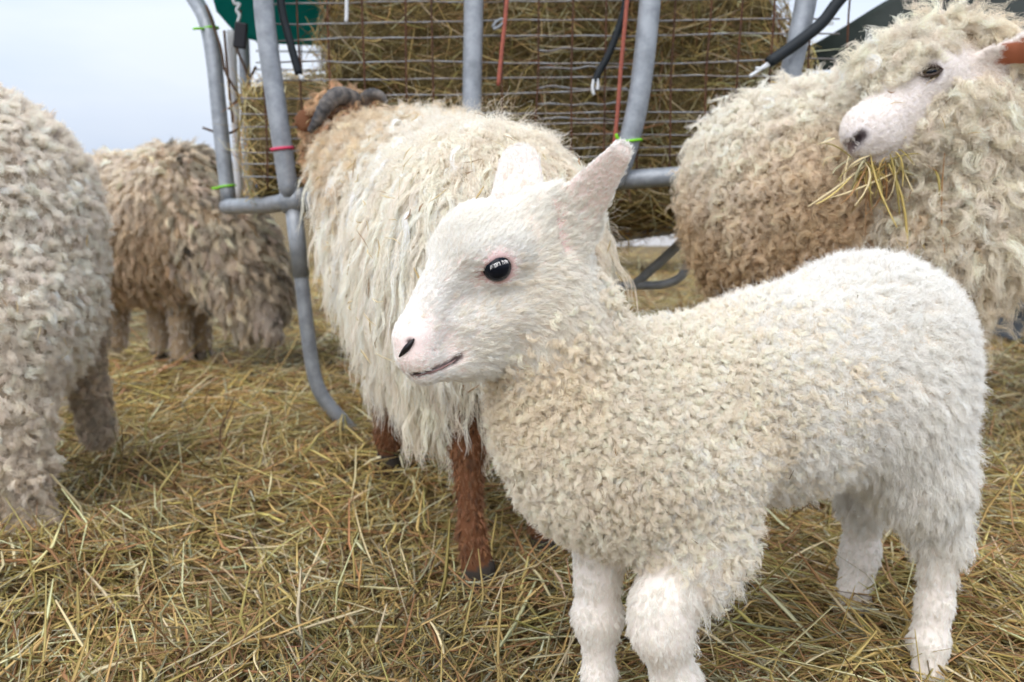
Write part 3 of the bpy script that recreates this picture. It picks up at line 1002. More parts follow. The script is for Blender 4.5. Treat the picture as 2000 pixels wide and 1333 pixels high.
    grow('undercoat', B, root, W['curl'] + W['ring'] * br2, 0.024, 3600, 16, 6, lockr=0.011, lay=0.5, clump=0.35, frizz=0.006, rad=0.00034, tint_fn=lambda c: tf(c) * 0.95,
         tvar=0.08, jitter=0.3, seed=41, comb=dr, curl=0.003, turns=1.2)
    grow('curly_fleece', B, root, W['curl'], 0.045, 3800, 14, 14, lockr=0.0055, lay=0.60, clump=0.55, frizz=0.0025, rad=0.00034, tint_fn=tf,
         tvar=0.10, jitter=0.34, seed=42, curl=0.0060, turns=2.2, comb=dr, grav=0.6)
    grow('ringlets', B, root, W['ring'] * br2, rlen, 2500, 20, 16, lockr=0.0068, lay=0.55, clump=0.50, frizz=0.0040, rad=0.00032, tint_fn=tr,
         tvar=0.14, jitter=0.36, seed=43, curl=0.0062, turns=1.8, comb=dr2, grav=0.6, lvar=0.5)
    def near(a_, b_, r0, r1):
        t_ = np.clip(((V - a_) @ (b_ - a_)) / ((b_ - a_) @ (b_ - a_)), 0, 1)
        return np.clip((r0 - np.linalg.norm(V - a_ - t_[:, None] * (b_ - a_), axis=1)) / (r0 - r1), 0, 1)
    fringe = np.maximum(near(P(1690, 150, 1.37), P(1795, 112, 1.345), 0.026, 0.018), near(P(1858, 205, 1.34), P(1800, 285, 1.35), 0.036, 0.026))
    fringe = fringe * np.clip((d_eye - 0.026) / 0.008, 0, 1) * (W['face'] + W['ring'])
    grow('forelock', B, root, fringe, 0.032, 420, 20, 14, lockr=0.0065, lay=0.50, clump=0.5, frizz=0.0040, rad=0.00032, tint_fn=tr,
         tvar=0.12, jitter=0.36, seed=48, curl=0.0055, turns=1.6, comb=np.zeros_like(V) + np.array((0.1, -0.2, -0.2)), grav=0.3, lvar=0.5)
    grow('face_hair', B, root, W['face'] * bare, 0.008, 6500, 6, 5, lockr=0.0035, lay=0.8, clump=0.4, frizz=0.0007, rad=0.00024,
         tint=(0.90, 0.87, 0.85), tvar=0.04, jitter=0.1, seed=44, sink=0.001)
    up_ear = np.clip(1 - low.astype(float), 0, 1)
    grow('ear_hair', B, root, W['ear'] * up_ear, 0.009, 1400, 6, 5, lockr=0.003, lay=0.8, clump=0.4, frizz=0.001, rad=0.00022,
         tint=(0.88, 0.85, 0.83), jitter=0.12, seed=45, sink=0.001)
    grow('leg_wool', B, root, W['shank'], 0.02, 2200, 12, 8, lockr=0.007, lay=0.5, clump=0.5, frizz=0.002, rad=0.00035,
         tint=(0.55, 0.43, 0.28), tvar=0.12, jitter=0.3, seed=46, curl=0.004, turns=1.5)
    return B

def build_matted_sheep():
    """the close-cropped picture-edge one: rump and hind legs, felted grey wool"""
    B = Body(0.0055)
    B.cap((-420, 440, 1.48, 320), (-80, 415, 1.60, 238), 'mat', 0.08, comb=(0.3, 0, -1))
    B.cap((-400, 620, 1.48, 260), (-75, 600, 1.58, 235), 'mat', 0.08, comb=(0.3, 0, -1))
    B.cap((35, 420, 1.66, 106), (65, 540, 1.70, 90), 'mat', 0.06, comb=(0, 0, -1))
    B.cap((-10, 620, 1.46, 120), (0, 800, 1.44, 80), 'mat', 0.06, comb=(0, 0, -1))
    B.cap((0, 800, 1.44, 76), (20, 930, 1.43, 58), 'mat', 0.04, comb=(0, 0, -1))
    B.cap((20, 930, 1.43, 60), (52, 1005, 1.42, 42), 'shag', 0.04, comb=(0, 0, -1))
    B.cap((60, 1010, 1.42, 36), (86, 1030, 1.41, 22), 'shag', 0.02, comb=(0, 0, -1))
    B.cap((145, 500, 1.76, 50), (150, 640, 1.80, 46), 'shag', 0.05, comb=(0, 0, -1))
    B.cap((150, 640, 1.80, 44), (172, 760, 1.83, 30), 'shag', 0.03, comb=(0, 0, -1))
    B.cap((172, 760, 1.83, 30), (192, 845, 1.84, 28), 'shag', 0.02, comb=(0, 0, -1))
    # fore legs, neck and head, out of the picture
    for x, d in ((-560, 1.42), (-500, 1.60)):
        B.cap((x, 700, d, 90), (x, 900, d, 45), 'shag', 0.05)
        B.cap((x, 900, d, 45), (x, 1040 - (d - 1.42) * 400, d, 38), 'shag', 0.03)
    B.cap((-600, 430, 1.48, 170), (-780, 330, 1.46, 110), 'mat', 0.08, comb=(0, 0, -1))
    B.cap((-780, 300, 1.46, 100), (-930, 420, 1.44, 50), 'shag', 0.05, comb=(0, 0, -1))
    V, Q = B.skin()
    W = B.W
    col = np.zeros_like(V) + np.array((0.42, 0.35, 0.27))
    hoofs(V, col, 0.02)
    root = empty('sheep', 'close grey sheep with tight felted wool, only its rump and hind legs in view', 'sheep', (*P(-150, 1000, 1.5)[:2], 0))
    mesh_obj('body', V, Q, M['skin'], root, col=col)
    def tf(c):
        t = np.clip(0.4 + 0.5 * vnoise(c, 8, 31), 0, 1)
        return mixc((0.94, 0.89, 0.82), (0.80, 0.72, 0.61), t)
    vis = (V[:, 0] > P(-120, 500, 1.5)[0]).astype(float) * 0.93 + 0.07
    grow('matted_fleece', B, root, W['mat'] * vis, 0.025, 3600, 38, 7, lockr=0.0080, lay=0.40, clump=0.38, frizz=0.0024, rad=0.00040, tint_fn=tf,
         tvar=0.09, jitter=0.34, seed=51, curl=0.005, turns=0.9, sink=0.004, lvar=0.5)
    grow('leg_wool', B, root, W['shag'] * vis, 0.020, 1900, 24, 8, lockr=0.0075, lay=0.62, clump=0.5, frizz=0.0018, rad=0.00036,
         tint=(0.72, 0.64, 0.53), tvar=0.16, jitter=0.28, seed=52, curl=0.004, turns=1.0)
    grow('stray_fibres', B, root, W['mat'] * vis, 0.026, 3500, 2, 6, lockr=0.004, lay=0.3, clump=0.0, frizz=0.004, rad=0.0002,
         tint=(0.80, 0.74, 0.64), jitter=0.4, seed=53)
    return B

def build_grazing_sheep():
    B = Body(0.009)
    B.cap((215, 435, 3.0, 128), (345, 435, 2.92, 130), 'mat', 0.12, comb=(0.3, 0, -1))
    B.cap((230, 488, 2.98, 88), (345, 490, 2.92, 88), 'mat', 0.1, comb=(0.3, 0, -1))
    B.cap((360, 410, 2.9, 105), (450, 500, 2.82, 84), 'drape', 0.1, comb=(0.5, -0.3, -0.8))
    B.cap((440, 480, 2.82, 80), (500, 570, 2.76, 62), 'drape', 0.08, comb=(0.5, -0.2, -0.9))
    B.cap((500, 550, 2.76, 48), (515, 595, 2.74, 36), 'drape', 0.05, comb=(0.3, 0, -1))
    B.cap((455, 560, 2.74, 56), (488, 628, 2.70, 30), 'drape', 0.06, comb=(0.2, 0, -1))
    B.cap((512, 590, 2.70, 34), (534, 660, 2.66, 20), 'face', 0.03, comb=(0, 0, -1))
    B.cap((470, 552, 2.72, 9), (500, 556, 2.73, 14), 'face', 0.01, flat=(0, -0.6, 0.8), fs=3)
    for x, d, y1 in ((228, 3.05, 668), (312, 2.98, 682), (352, 2.86, 706), (392, 2.95, 685)):
        B.cap((x, 560, d, 34), (x, 630, d, 20), 'shag', 0.05)
        B.cap((x, 630, d, 20), (x + 2, y1, d, 20), 'shag', 0.02)
    V, Q = B.skin()
    W = B.W
    col = np.zeros_like(V) + np.array((0.30, 0.22, 0.14))
    fw = W['face'][:, None]
    col = col * (1 - fw) + np.array((0.30, 0.25, 0.21)) * fw
    hoofs(V, col, 0.02)
    root = empty('sheep', 'brownish sheep grazing head down behind the feeder post', 'sheep', (*P(310, 700, 2.95)[:2], 0))
    mesh_obj('body', V, Q, M['skin'], root, col=col)
    def tf(c):
        t = np.clip((0.66 - c[:, 2]) / 0.26 + 0.3 * vnoise(c, 7, 41), 0, 1)
        return mixc((0.86, 0.79, 0.69), (0.60, 0.48, 0.345), t)
    dr = drape(B, 0.4)
    grow('fleece', B, root, W['mat'], 0.050, 1700, 20, 8, lockr=0.013, lay=0.70, clump=0.62, frizz=0.004, rad=0.0006, tint_fn=tf,
         tvar=0.13, jitter=0.2, seed=61, curl=0.006, turns=0.9, comb=dr, grav=0.4)
    grow('neck_fleece', B, root, W['drape'], 0.060, 1000, 26, 9, lockr=0.014, lay=0.72, clump=0.6, frizz=0.004, rad=0.0006,
         tint=(0.60, 0.53, 0.43), tvar=0.3, jitter=0.16, seed=62, curl=0.006, turns=0.8, comb=B.comb, grav=0.3)
    grow('leg_hair', B, root, W['shag'] + W['face'], 0.02, 900, 10, 5, lockr=0.008, lay=0.7, clump=0.4, frizz=0.002, rad=0.0005,
         tint=(0.60, 0.54, 0.46), tvar=0.2, jitter=0.2, seed=63)
    return B

def build_edge_sheep():
    """a pale fleece just entering the picture behind the curly one"""
    B = Body(0.009)
    B.cap((2075, 330, 2.1, 100), (2330, 330, 2.2, 120), 'mat', 0.1, comb=(0, 0, -1))
    B.cap((2075, 420, 2.1, 95), (2330, 430, 2.2, 115), 'mat', 0.1, comb=(0, 0, -1))
    for x, d in ((2060, 2.08), (2140, 2.2), (2300, 2.12), (2370, 2.25)):
        B.cap((x, 500, d, 45), (x, 640, d, 24), 'shag', 0.05)
        B.cap((x, 640, d, 24), (x, 830 - (d - 2.08) * 120, d, 24), 'shag', 0.02)
    B.cap((2400, 330, 2.2, 80), (2480, 250, 2.2, 60), 'mat', 0.08, comb=(0, 0, -1))
    B.cap((2480, 240, 2.2, 55), (2560, 300, 2.15, 30), 'shag', 0.04, comb=(0, 0, -1))
    V, Q = B.skin()
    col = np.zeros_like(V) + np.array((0.42, 0.35, 0.26))
    root = empty('sheep', 'pale fleece of a sheep cut off by the picture edge behind the white-faced one', 'sheep', (*P(2200, 800, 2.15)[:2], 0))
    mesh_obj('body', V, Q, M['skin'], root, col=col)
    grow('fleece', B, root, B.W['mat'] + 0.6 * B.W['shag'], 0.045, 1300, 14, 9, lockr=0.010, lay=0.5, clump=0.5, frizz=0.004, rad=0.0006,
         tint=(0.78, 0.70, 0.57), tvar=0.1, jitter=0.3, seed=71, curl=0.006, turns=1.6, comb=drape(B, 0.4), grav=0.4)
    return B

LONG = build_long_sheep()
CURLY = build_curly_sheep()
MATTED = build_matted_sheep()
GRAZING = build_grazing_sheep()
EDGE = build_edge_sheep()

# ------------------------------------------------------------------ hay
PAL = np.array([(0.66, 0.465, 0.175), (0.82, 0.68, 0.40), (0.36, 0.285, 0.09), (0.44, 0.24, 0.105), (0.44, 0.40, 0.24), (0.17, 0.10, 0.04), (0.66, 0.51, 0.18)])
PW = np.array([0.26, 0.17, 0.20, 0.16, 0.08, 0.05, 0.08]); PW = PW / PW.sum()

def blades(name, A, Bp, bend, width, col, parent=None, rings=3, seed=0, flat=0.4):
    """stalks: slim three-sided rods from A to Bp, bowed by bend"""
    r = np.random.default_rng(seed)
    n = len(A)
    s = np.linspace(0, 1, rings)
    ctr = A[:, None] * (1 - s)[None, :, None] + Bp[:, None] * s[None, :, None] + bend[:, None] * (4 * s * (1 - s))[None, :, None]
    d = unit(Bp - A)
    u = unit(np.cross(d, r.normal(size=(n, 3)) * 0.5 + np.array((0, 0, 1.0))))
    w = np.cross(d, u)
    tap = 1 - 0.55 * np.abs(2 * s - 1) ** 2
    V = np.empty((n, rings, 3, 3), np.float32)
    V[:, :, 0] = ctr + u[:, None] * (0.5 * width)[:, None, None] * tap[None, :, None]
    V[:, :, 1] = ctr - u[:, None] * (0.5 * width)[:, None, None] * tap[None, :, None]
    V[:, :, 2] = ctr + w[:, None] * (flat * width)[:, None, None] * tap[None, :, None]
    b = (np.arange(n) * rings * 3)[:, None]
    Q = []
    for i in range(rings - 1):
        for j in range(3):
            k = (j + 1) % 3
            Q.append(np.hstack([b + i * 3 + j, b + i * 3 + k, b + (i + 1) * 3 + k, b + (i + 1) * 3 + j]))
    Q = np.stack(Q, 1).reshape(-1, 4)
    C = np.repeat(col, rings * 3, axis=0)
    return mesh_obj(name, V.reshape(-1, 3), Q, M['straw'], parent, smooth=False, col=C)

def pick(r, n, shift=0.0):
    c = PAL[r.choice(len(PAL), n, p=PW)]
    return np.clip(c * (1 + 0.16 * r.normal(size=(n, 1))) * (1 + 0.05 * r.normal(size=(n, 3))), 0.01, 0.8)

# the ground: one sheet to the horizon
gx = np.sinh(np.linspace(-1, 1, 171) * 7.0) / np.sinh(7.0) * 900
gy = np.concatenate([np.linspace(-8, 0.2, 20)[:-1], np.linspace(0.2, 6, 160), 6 + np.expm1(np.linspace(0, 5.2, 60))[1:] * 6])
xs = np.sort(np.concatenate([gx[np.abs(gx) > 3.4], np.linspace(-3.4, 3.4, 190)]))
GX, GY = np.meshgrid(xs, gy, indexing='ij')
GZ = ground_z(GX, GY) + 0.006 * vnoise(np.stack([GX.ravel(), GY.ravel()], 1), 38, 9).reshape(GX.shape) * (np.abs(GX) < 3.4)
nx, ny = GX.shape
ii = (np.arange(nx - 1)[:, None] * ny + np.arange(ny - 1)[None]).ravel()
tag(mesh_obj('ground', np.stack([GX, GY, GZ], -1).reshape(-1, 3), np.stack([ii, ii + ny, ii + ny + 1, ii + 1], 1), M['ground']), kind='structure')

def lay_hay():
    r = np.random.default_rng(3)
    A, Bp, bd, wd, cl = [], [], [], [], []
    for n, y0, y1, pw, l0, l1, w0, w1, thick in ((46000, 0.42, 2.3, 1.25, 0.045, 0.19, 0.0014, 0.0058, 0.040), (26000, 2.2, 7.5, 1.4, 0.07, 0.24, 0.003, 0.0065, 0.03)):
        t = r.random(n)
        y = y0 + (y1 - y0) * t ** pw
        x = (r.random(n) * 2 - 1) * (0.66 * y + 0.22)
        p = np.stack([x, y], 1)
        yaw = r.random(n) * np.pi * 2
        flow = 1.2 * vnoise(p, 2.2, 14) + 0.2
        k = r.random(n) < 0.45
        yaw[k] = (flow + 0.4 * r.normal(size=n))[k]
        ln = l0 + (l1 - l0) * r.random(n) ** 1.9
        pit = np.where(r.random(n) < 0.16, 0.55, 0.20) * r.normal(size=n)
        d = np.stack([np.cos(yaw) * np.cos(pit), np.sin(yaw) * np.cos(pit), np.sin(pit)], 1)
        c = np.stack([x, y, ground_z(x, y) + thick * r.random(n) ** 1.2 + 0.5 * ln * np.abs(np.sin(pit)) * 0.7], 1)
        A.append(c - d * ln[:, None] / 2); Bp.append(c + d * ln[:, None] / 2)
        b = r.normal(size=(n, 3)) * np.array((1, 1, 0.35)); bd.append(b * (ln * 0.07)[:, None])
        wd.append(w0 + (w1 - w0) * r.random(n) ** 2.0)
        m = (0.92 + 0.26 * vnoise(p, 4.5, 77))[:, None]
        cl.append(pick(r, n) * m)
    A, Bp, bd, wd, cl = map(np.concatenate, (A, Bp, bd, wd, cl))
    # stalks rest on the ground rather than run under it
    for E in (A, Bp):
        g = ground_z(E[:, 0], E[:, 1]) + 0.002
        E[:, 2] = np.maximum(E[:, 2], g)
    o = blades('loose_hay', A, Bp, bd, wd * 1.1, cl, seed=5)
    tag(o, 'loose golden hay and straw strewn thickly over the ground', 'hay', kind='stuff')
lay_hay()

def rounded_lump(lo, hi, nseed, amp=0.03, n=34, power=0.32):
    """a box with soft corners and a rough skin"""
    import bmesh
    bm = bmesh.new()
    bmesh.ops.create_cube(bm, size=2.0)
    bmesh.ops.subdivide_edges(bm, edges=list(bm.edges), cuts=n, use_grid_fill=True)
    V = np.array([v.co[:] for v in bm.verts])
    F = np.array([[v.index for v in f.verts] for f in bm.faces])
    bm.free()
    sph = unit(V)
    W = V * (1 - power) + sph * power * 1.15
    c, h = (np.array(lo) + np.array(hi)) / 2, (np.array(hi) - np.array(lo)) / 2
    W = c + W * h
    W = W + sph * (amp * (0.7 * vnoise(W, 14, nseed) + 0.5 * vnoise(W, 40, nseed + 1)))[:, None]
    return W, F

def hay_surface(V, F, n, seed, l0=0.05, l1=0.2, w0=0.0016, w1=0.004, out=0.02, keep=None, dark=1.0, wild=0.05):
    r = np.random.default_rng(seed)
    a, b, c, d = (V[F[:, i]] for i in range(4))
    nn = np.cross(c - a, d - b)
    ar = np.linalg.norm(nn, axis=1)
    nn = unit(nn)
    fc = (a + b + c + d) / 4
    w = ar * (1.0 if keep is None else keep(fc, nn))
    i = r.choice(len(F), n, p=w / w.sum())
    u, v = r.random((n, 1)), r.random((n, 1))
    p = (a[i] * (1 - u) + b[i] * u) * (1 - v) + (d[i] * (1 - u) + c[i] * u) * v
    N = nn[i]
    t = r.normal(size=(n, 3)) * np.array((1.25, 1, 0.8))
    t = unit(t - N * (t * N).sum(1, keepdims=True) * np.where(r.random((n, 1)) < wild, 0.2, 0.93))
    ln = l0 + (l1 - l0) * r.random(n) ** 2
    c0 = p + N * (out * r.random((n, 1)))
    A, Bp = c0 - t * ln[:, None] * 0.5, c0 + t * ln[:, None] * 0.5
    bd = r.normal(size=(n, 3)) * (ln * 0.08)[:, None]
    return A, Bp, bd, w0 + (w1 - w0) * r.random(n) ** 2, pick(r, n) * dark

def hay_bale():
    root = empty('hay_bale', 'big hay bale packed inside the feeder behind the wire mesh', 'hay bale', (0.1, 2.6, 0.4))
    lo, hi = np.array((P(655, 100, 2.2)[0], 2.17, 0.50)), np.array((P(1560, 100, 2.2)[0], 3.0, 1.30))
    V, F = rounded_lump(lo, hi, 5, 0.035, 40, 0.22)
    # the far upper corner slumps
    sl = np.clip((V[:, 0] - (hi[0] - 0.18)) / 0.2, 0, 1) * np.clip((V[:, 2] - 0.9) / 0.35, 0, 1)
    V[:, 0] -= 0.20 * sl
    mesh_obj('core', V, F, M['hay_core'], root)
    args = hay_surface(V, F, 15000, 8, keep=lambda c, n: (n[:, 1] < 0.5) * 1.0 + 0.05, dark=0.72, w1=0.0055, wild=0.16, out=0.045)  # stalk colours darkened: the bale's shade is partly painted in
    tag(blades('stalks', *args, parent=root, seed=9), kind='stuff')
    # hay fallen to the bottom of the trough and out of its open end
    r2 = empty('hay_heap', 'darker hay spilling out of the open end of the feeder beside the steel post', 'hay', (-0.6, 2.4, 0.5))
    V, F = rounded_lump((P(512, 300, 2.3)[0], 2.13, 0.55), (P(680, 300, 2.3)[0], 2.75, 0.84), 15, 0.03, 22, 0.5)
    mesh_obj('core', V, F, M['hay_core'], r2)
    args = hay_surface(V, F, 2600, 18, 0.04, 0.17, wild=0.25, out=0.03)
    tag(blades('stalks', *args, parent=r2, seed=19), kind='stuff')
    r3 = empty('hay_layer', 'shaded hay lying on the low steel rails beneath the bale', 'hay', (0.3, 2.5, 0.45))
    V, F = rounded_lump((P(700, 300, 2.2)[0], 2.15, 0.49), (P(1620, 300, 2.2)[0], 2.85, 0.60), 25, 0.02, 22, 0.3)
    mesh_obj('core', V, F, M['hay_core'], r3)
    args = hay_surface(V, F, 2600, 28, 0.04, 0.15, wild=0.1, out=0.02)
    tag(blades('stalks', *args, parent=r3, seed=29), kind='stuff')
hay_bale()

# ------------------------------------------------------------------ the feeder
def PP(d, *pts):
    return [P(x, y, d) for x, y in pts]

FEED = empty('hay_feeder', 'galvanised steel tube hay feeder with rusty wire mesh sides', 'feeder', (0.1, 2.3, 0))
G = M['galv']
tube('post', PP(1.98, (500, -180), (512, -40), (520, 60), (542, 220), (566, 385)), 0.0215, G, FEED, 16, 30)
tube('post', PP(1.97, (926, -180), (925, 0), (922, 170), (918, 372)), 0.0205, G, FEED, 16, 24)
tube('post', PP(1.93, (1282, -180), (1273, -40), (1264, 60), (1248, 190), (1222, 300), (1196, 362)), 0.0225, G, FEED, 16, 30)
tube('post', PP(1.90, (1602, -180), (1578, -20), (1556, 90), (1536, 180), (1510, 340)), 0.0215, G, FEED, 16, 24)
tube('post', [P(345, -60, 2.62), P(372, -14, 2.55), P(402, 40, 2.48), P(418, 120, 2.46), P(432, 260, 2.44), P(447, 396, 2.42)], 0.0205, G, FEED, 16, 30)
tube('end_post', PP(2.75, (474, 30), (480, 180), (490, 392)), 0.017, M['galv'], FEED, 12, 16)
tube('end_post', PP(2.55, (452, 60), (457, 180), (468, 395)), 0.0125, M['pvc'], FEED, 12, 16)
rail = [P(442, 404, 2.42), P(520, 401, 2.2), P(598, 392, 1.99), P(920, 374, 1.965), P(1200, 353, 1.96), P(1352, 343, 1.95), P(1640, 326, 1.92)]
tube('rail', rail, 0.0205, G, FEED, 16, 60)
tube('rail', [P(345, -60, 2.62), P(500, -180, 1.98), P(926, -180, 1.97), P(1282, -180, 1.93), P(1602, -180, 1.90)], 0.02, G, FEED, 12)
tube('collar', PP(1.985, (552, 394), (596, 390)), 0.0265, G, FEED, 16)
tube('leg', [P(573, 404, 1.985), P(584, 500, 1.985), P(595, 600, 1.985), P(606, 690, 1.985), P(617, 745, 1.985), P(632, 778, 1.985), P(656, 808, 1.99), P(684, 838, 2.0), P(716, 866, 2.02)], 0.0165, G, FEED, 16, 44)
tube('sleeve', PP(1.985, (573.5, 404), (588, 540)), 0.0192, G, FEED, 16)
tube('leg', [P(1510, 345, 1.9), P(1516, 480, 1.91), P(1530, 640, 1.93), P(1560, 800, 1.96)], 0.0165, G, FEED, 12, 20)
tube('lower_rail', [P(1100, 476, 2.32), P(1210, 463, 2.3), P(1352, 443, 2.26), P(1500, 424, 2.2)], 0.0125, G, FEED, 12, 20)
tube('brace', [P(1370, 436, 2.24), P(1300, 502, 2.3), P(1240, 556, 2.34)], 0.0125, G, FEED, 12, 16)
tube('skid_bend', [P(1352, 452, 2.26), P(1348, 500, 2.27), P(1330, 540, 2.28), P(1295, 556, 2.3), P(1240, 558, 2.34), P(1150, 560, 2.4)], 0.0115, G, FEED, 12, 26)
# wire mesh front: close-set light wires across, rusty ones up and down
r = np.random.default_rng(44)
for i, y in enumerate((-70, -32, 4, 41, 78, 116, 153, 186, 216, 243, 268, 292, 316, 338)):
    x = np.linspace(470 if i > 6 else 500, 1640, 26)
    yy = y + (x - 1000) * -0.012 + np.cumsum(r.normal(size=26)) * 1.1
    dd = 2.03 - 0.05 * (x - 500) / 1100 + 0.006 * np.sin(x / 66 * 3.14)
    tube('cross_wire', [P(a, b, c) for a, b, c in zip(x, yy, dd)], 0.0019, M['wire'], FEED, 6, 50)
for i, x in enumerate(np.arange(527, 1650, 65.0)):
    x = x + r.normal() * 6
    lean = (x - 950) * 0.0002 * 260
    pts = [P(x + lean * t + r.normal() * 1.5, y, 2.027 - 0.05 * (x - 500) / 1100) for t, y in ((0.9, -110), (0.6, 20), (0.3, 150), (0.1, 270), (0, 372))]
    tube('upright_wire', pts, 0.0021, M['rust'], FEED, 6, 16)
for i, y in enumerate((98, 134, 172, 204, 232)):
    pts = [P(x, y + r.normal() * 2.5, 2.09) for x in np.linspace(1050, 1225, 8)]
    tube('cross_wire', pts, 0.0026, M['wire'], FEED, 6, 20)
# the far side, seen through the open end
for y in (20, 62, 100, 136, 170):
    tube('cross_wire', [P(440 + 60, y, 3.2), P(700, y + 3, 3.2)], 0.003, M['wire'], FEED, 6)
for x in (540, 585, 640):
    tube('upright_wire', [P(x, -40, 3.2), P(x + 8, 300, 3.2)], 0.003, M['rust'], FEED, 6)
twig_labels = ['long dry twig running down from the curved top of the corner post', 'dry twig hanging below the curled white hook past both black clips',
               'dry twig lying across the corner post and poking out to the sky', 'short dry twig close beside the corner post', 'dry twig crossing the lower black clip at a slant']
for pts in ([(402, 10), (430, 90), (440, 140), (466, 190), (480, 250)], [(470, 20), (462, 90), (486, 160), (492, 300)], [(396, 250), (440, 262), (478, 246), (512, 232)],
            [(438, 60), (446, 160), (455, 240)], [(500, 130), (474, 182), (446, 214)]):
    o = tube('twig', PP(2.40 + 0.08 * r.random(), *pts), 0.0036, M['twig'], None, 6, 18)
    tag(o, twig_labels.pop(0), 'twig', 'twigs at the feeder end')

# roof sheet and flaps
def cloth(name, rows, mat, parent=None, nu=50, nv=18, fold=0.02, seed=1, thick=0.002):
    """rows: lists of points, one path per row, interpolated into a rippled sheet"""
    pr = [smooth_path(q, nu) for q in rows]
    pr = np.array(pr)
    g = np.stack([smooth_path(pr[:, i], nv) for i in range(nu)], 0)
    nrm = unit(np.cross(np.gradient(g, axis=0), np.gradient(g, axis=1)))
    f = vnoise(g.reshape(-1, 3), 9, seed).reshape(nu, nv) + 0.5 * vnoise(g.reshape(-1, 3), 22, seed + 1).reshape(nu, nv)
    g = g + nrm * (fold * f)[..., None]
    ii = (np.arange(nu - 1)[:, None] * nv + np.arange(nv - 1)[None]).ravel()
    o = mesh_obj(name, g.reshape(-1, 3), np.stack([ii, ii + nv, ii + nv + 1, ii + 1], 1), mat, parent)
    s = o.modifiers.new('thickness', 'SOLIDIFY')
    s.thickness = thick
    return o

t = M['tarp']
nb = t.node_tree.nodes
tr = nb.new('ShaderNodeBsdfTranslucent'); tr.inputs['Color'].default_value = (0.02, 0.42, 0.37, 1)
mxs = nb.new('ShaderNodeMixShader'); mxs.inputs[0].default_value = 0.6
t.node_tree.links.new(nb['Principled BSDF'].outputs[0], mxs.inputs[1])
t.node_tree.links.new(tr.outputs[0], mxs.inputs[2])
t.node_tree.links.new(mxs.outputs[0], nb['Material Output'].inputs['Surface'])
tp = cloth('tarpaulin', [[P(395, -190, 2.5), P(560, -200, 2.6), P(760, -190, 2.7)], [P(405, -50, 2.52), P(560, -40, 2.62), P(735, -40, 2.7)],
                         [P(425, 24, 2.55), P(478, 74, 2.6), P(570, 88, 2.65), P(650, 86, 2.7), P(720, 60, 2.7)]], t, nu=40, nv=20, fold=0.012, seed=3)
tag(tp, 'green tarpaulin flap hanging at the top of the feeder', 'tarpaulin')
tp = cloth('tarpaulin', [[P(395, -150, 2.3), P(800, -170, 2.3), P(1300, -170, 2.3), P(1640, -150, 2.3)], [P(395, -170, 2.6), P(800, -210, 2.6), P(1300, -210, 2.6), P(1640, -180, 2.6)],
                         [P(395, -110, 3.2), P(800, -140, 3.2), P(1300, -140, 3.2), P(1640, -110, 3.2)]], t, nu=40, nv=16, fold=0.015, seed=5)
tag(tp, 'green tarpaulin roof stretched over the top of the hay feeder', 'tarpaulin')
tp = cloth('tarpaulin', [[P(1552, 108, 2.62), P(1640, 52, 2.5), P(1740, -8, 2.4), P(1900, -80, 2.3), P(2200, -140, 2.2)],
                         [P(1554, 142, 2.6), P(1640, 134, 2.48), P(1740, 122, 2.38), P(1920, 92, 2.28), P(2200, 40, 2.15)]], M['shaded_tarp'], nu=46, nv=12, fold=0.010, seed=7)
tag(tp, 'green tarpaulin sheet coloured dark for its shade, stretched out behind the white-faced sheep', 'tarpaulin')
lb = box('care_tag', P(1616, 46, 2.46), (0.034, 0.003, 0.010), M['hook'], None, bevel=0.001)
tag(lb, 'small white tag on the edge of the shaded tarpaulin', 'tag')

# cords, hooks, ties
def cord(label, d, pts, rad, hook):
    root = empty('bungee_cord', label, 'cord', P(pts[0][0], pts[0][1], d), 'black elastic cords on the feeder')
    tube('cord', PP(d, *pts), rad, M['bungee'], root, 10, 24)
    for h in hook:
        tube('hook', PP(d - 0.004, *h), 0.0036, M['hook'], root, 8, 10)
    return root
cord('short black cord with hook between the two steel posts under the green tarpaulin', 1.99, [(540, -160), (548, 0), (566, 80), (584, 146)], 0.0085, [[(583, 142), (589, 155), (592, 148)]])
cord('thin black cord dangling in front of the hay bale beside salmon twine', 1.985, [(1240, -160), (1224, -5), (1206, 62), (1186, 112), (1170, 140), (1162, 160)], 0.0082,
     [[(1160, 156), (1157, 172), (1160, 186)], [(1166, 152), (1168, 166), (1167, 176)]])
cord('thick black cord pulled tight across the steel post by the shaded tarpaulin', 1.86, [(1720, -90), (1640, 0), (1606, 44), (1560, 82), (1500, 124)], 0.0120,
     [[(1500, 124), (1482, 138), (1464, 150)], [(1504, 126), (1488, 134), (1476, 134)]])
for lab, d, pts in (('salmon baling twine hanging beside the middle steel post', 1.955, [(1000, -160), (990, 0), (981, 90), (973, 168)]),
                    ('long salmon baling twine hanging beside the bent steel post', 1.93, [(1240, -160), (1225, 0), (1213, 130), (1206, 220), (1198, 300)])):
    o = tube('baling_twine', PP(d, *pts), 0.0044, M['twine'], None, 8, 24)
    tag(o, lab, 'twine', 'salmon twine on the feeder')
o = tube('hook', PP(2.0, (677, -90), (677, 20), (676, 43)), 0.0042, M['hook'], None, 8, 12)
tag(o, 'white metal rod end hanging in front of the mesh near the green flap', 'hook')
o = tube('hook', PP(2.40, (462, -60), (456, 2), (468, 8), (462, 20), (468, 30), (464, 44)), 0.0042, M['hook'], None, 8, 26)
tag(o, 'curled white hook above the black clip at the feeder corner', 'hook')
o = tube('snap_clip', PP(1.99, (962, 54), (968, 44), (980, 38), (983, 44), (972, 54), (963, 57)), 0.0034, M['galv'], None, 8, 24)
tag(o, 'small silver snap clip on the mesh beside salmon twine', 'clip')
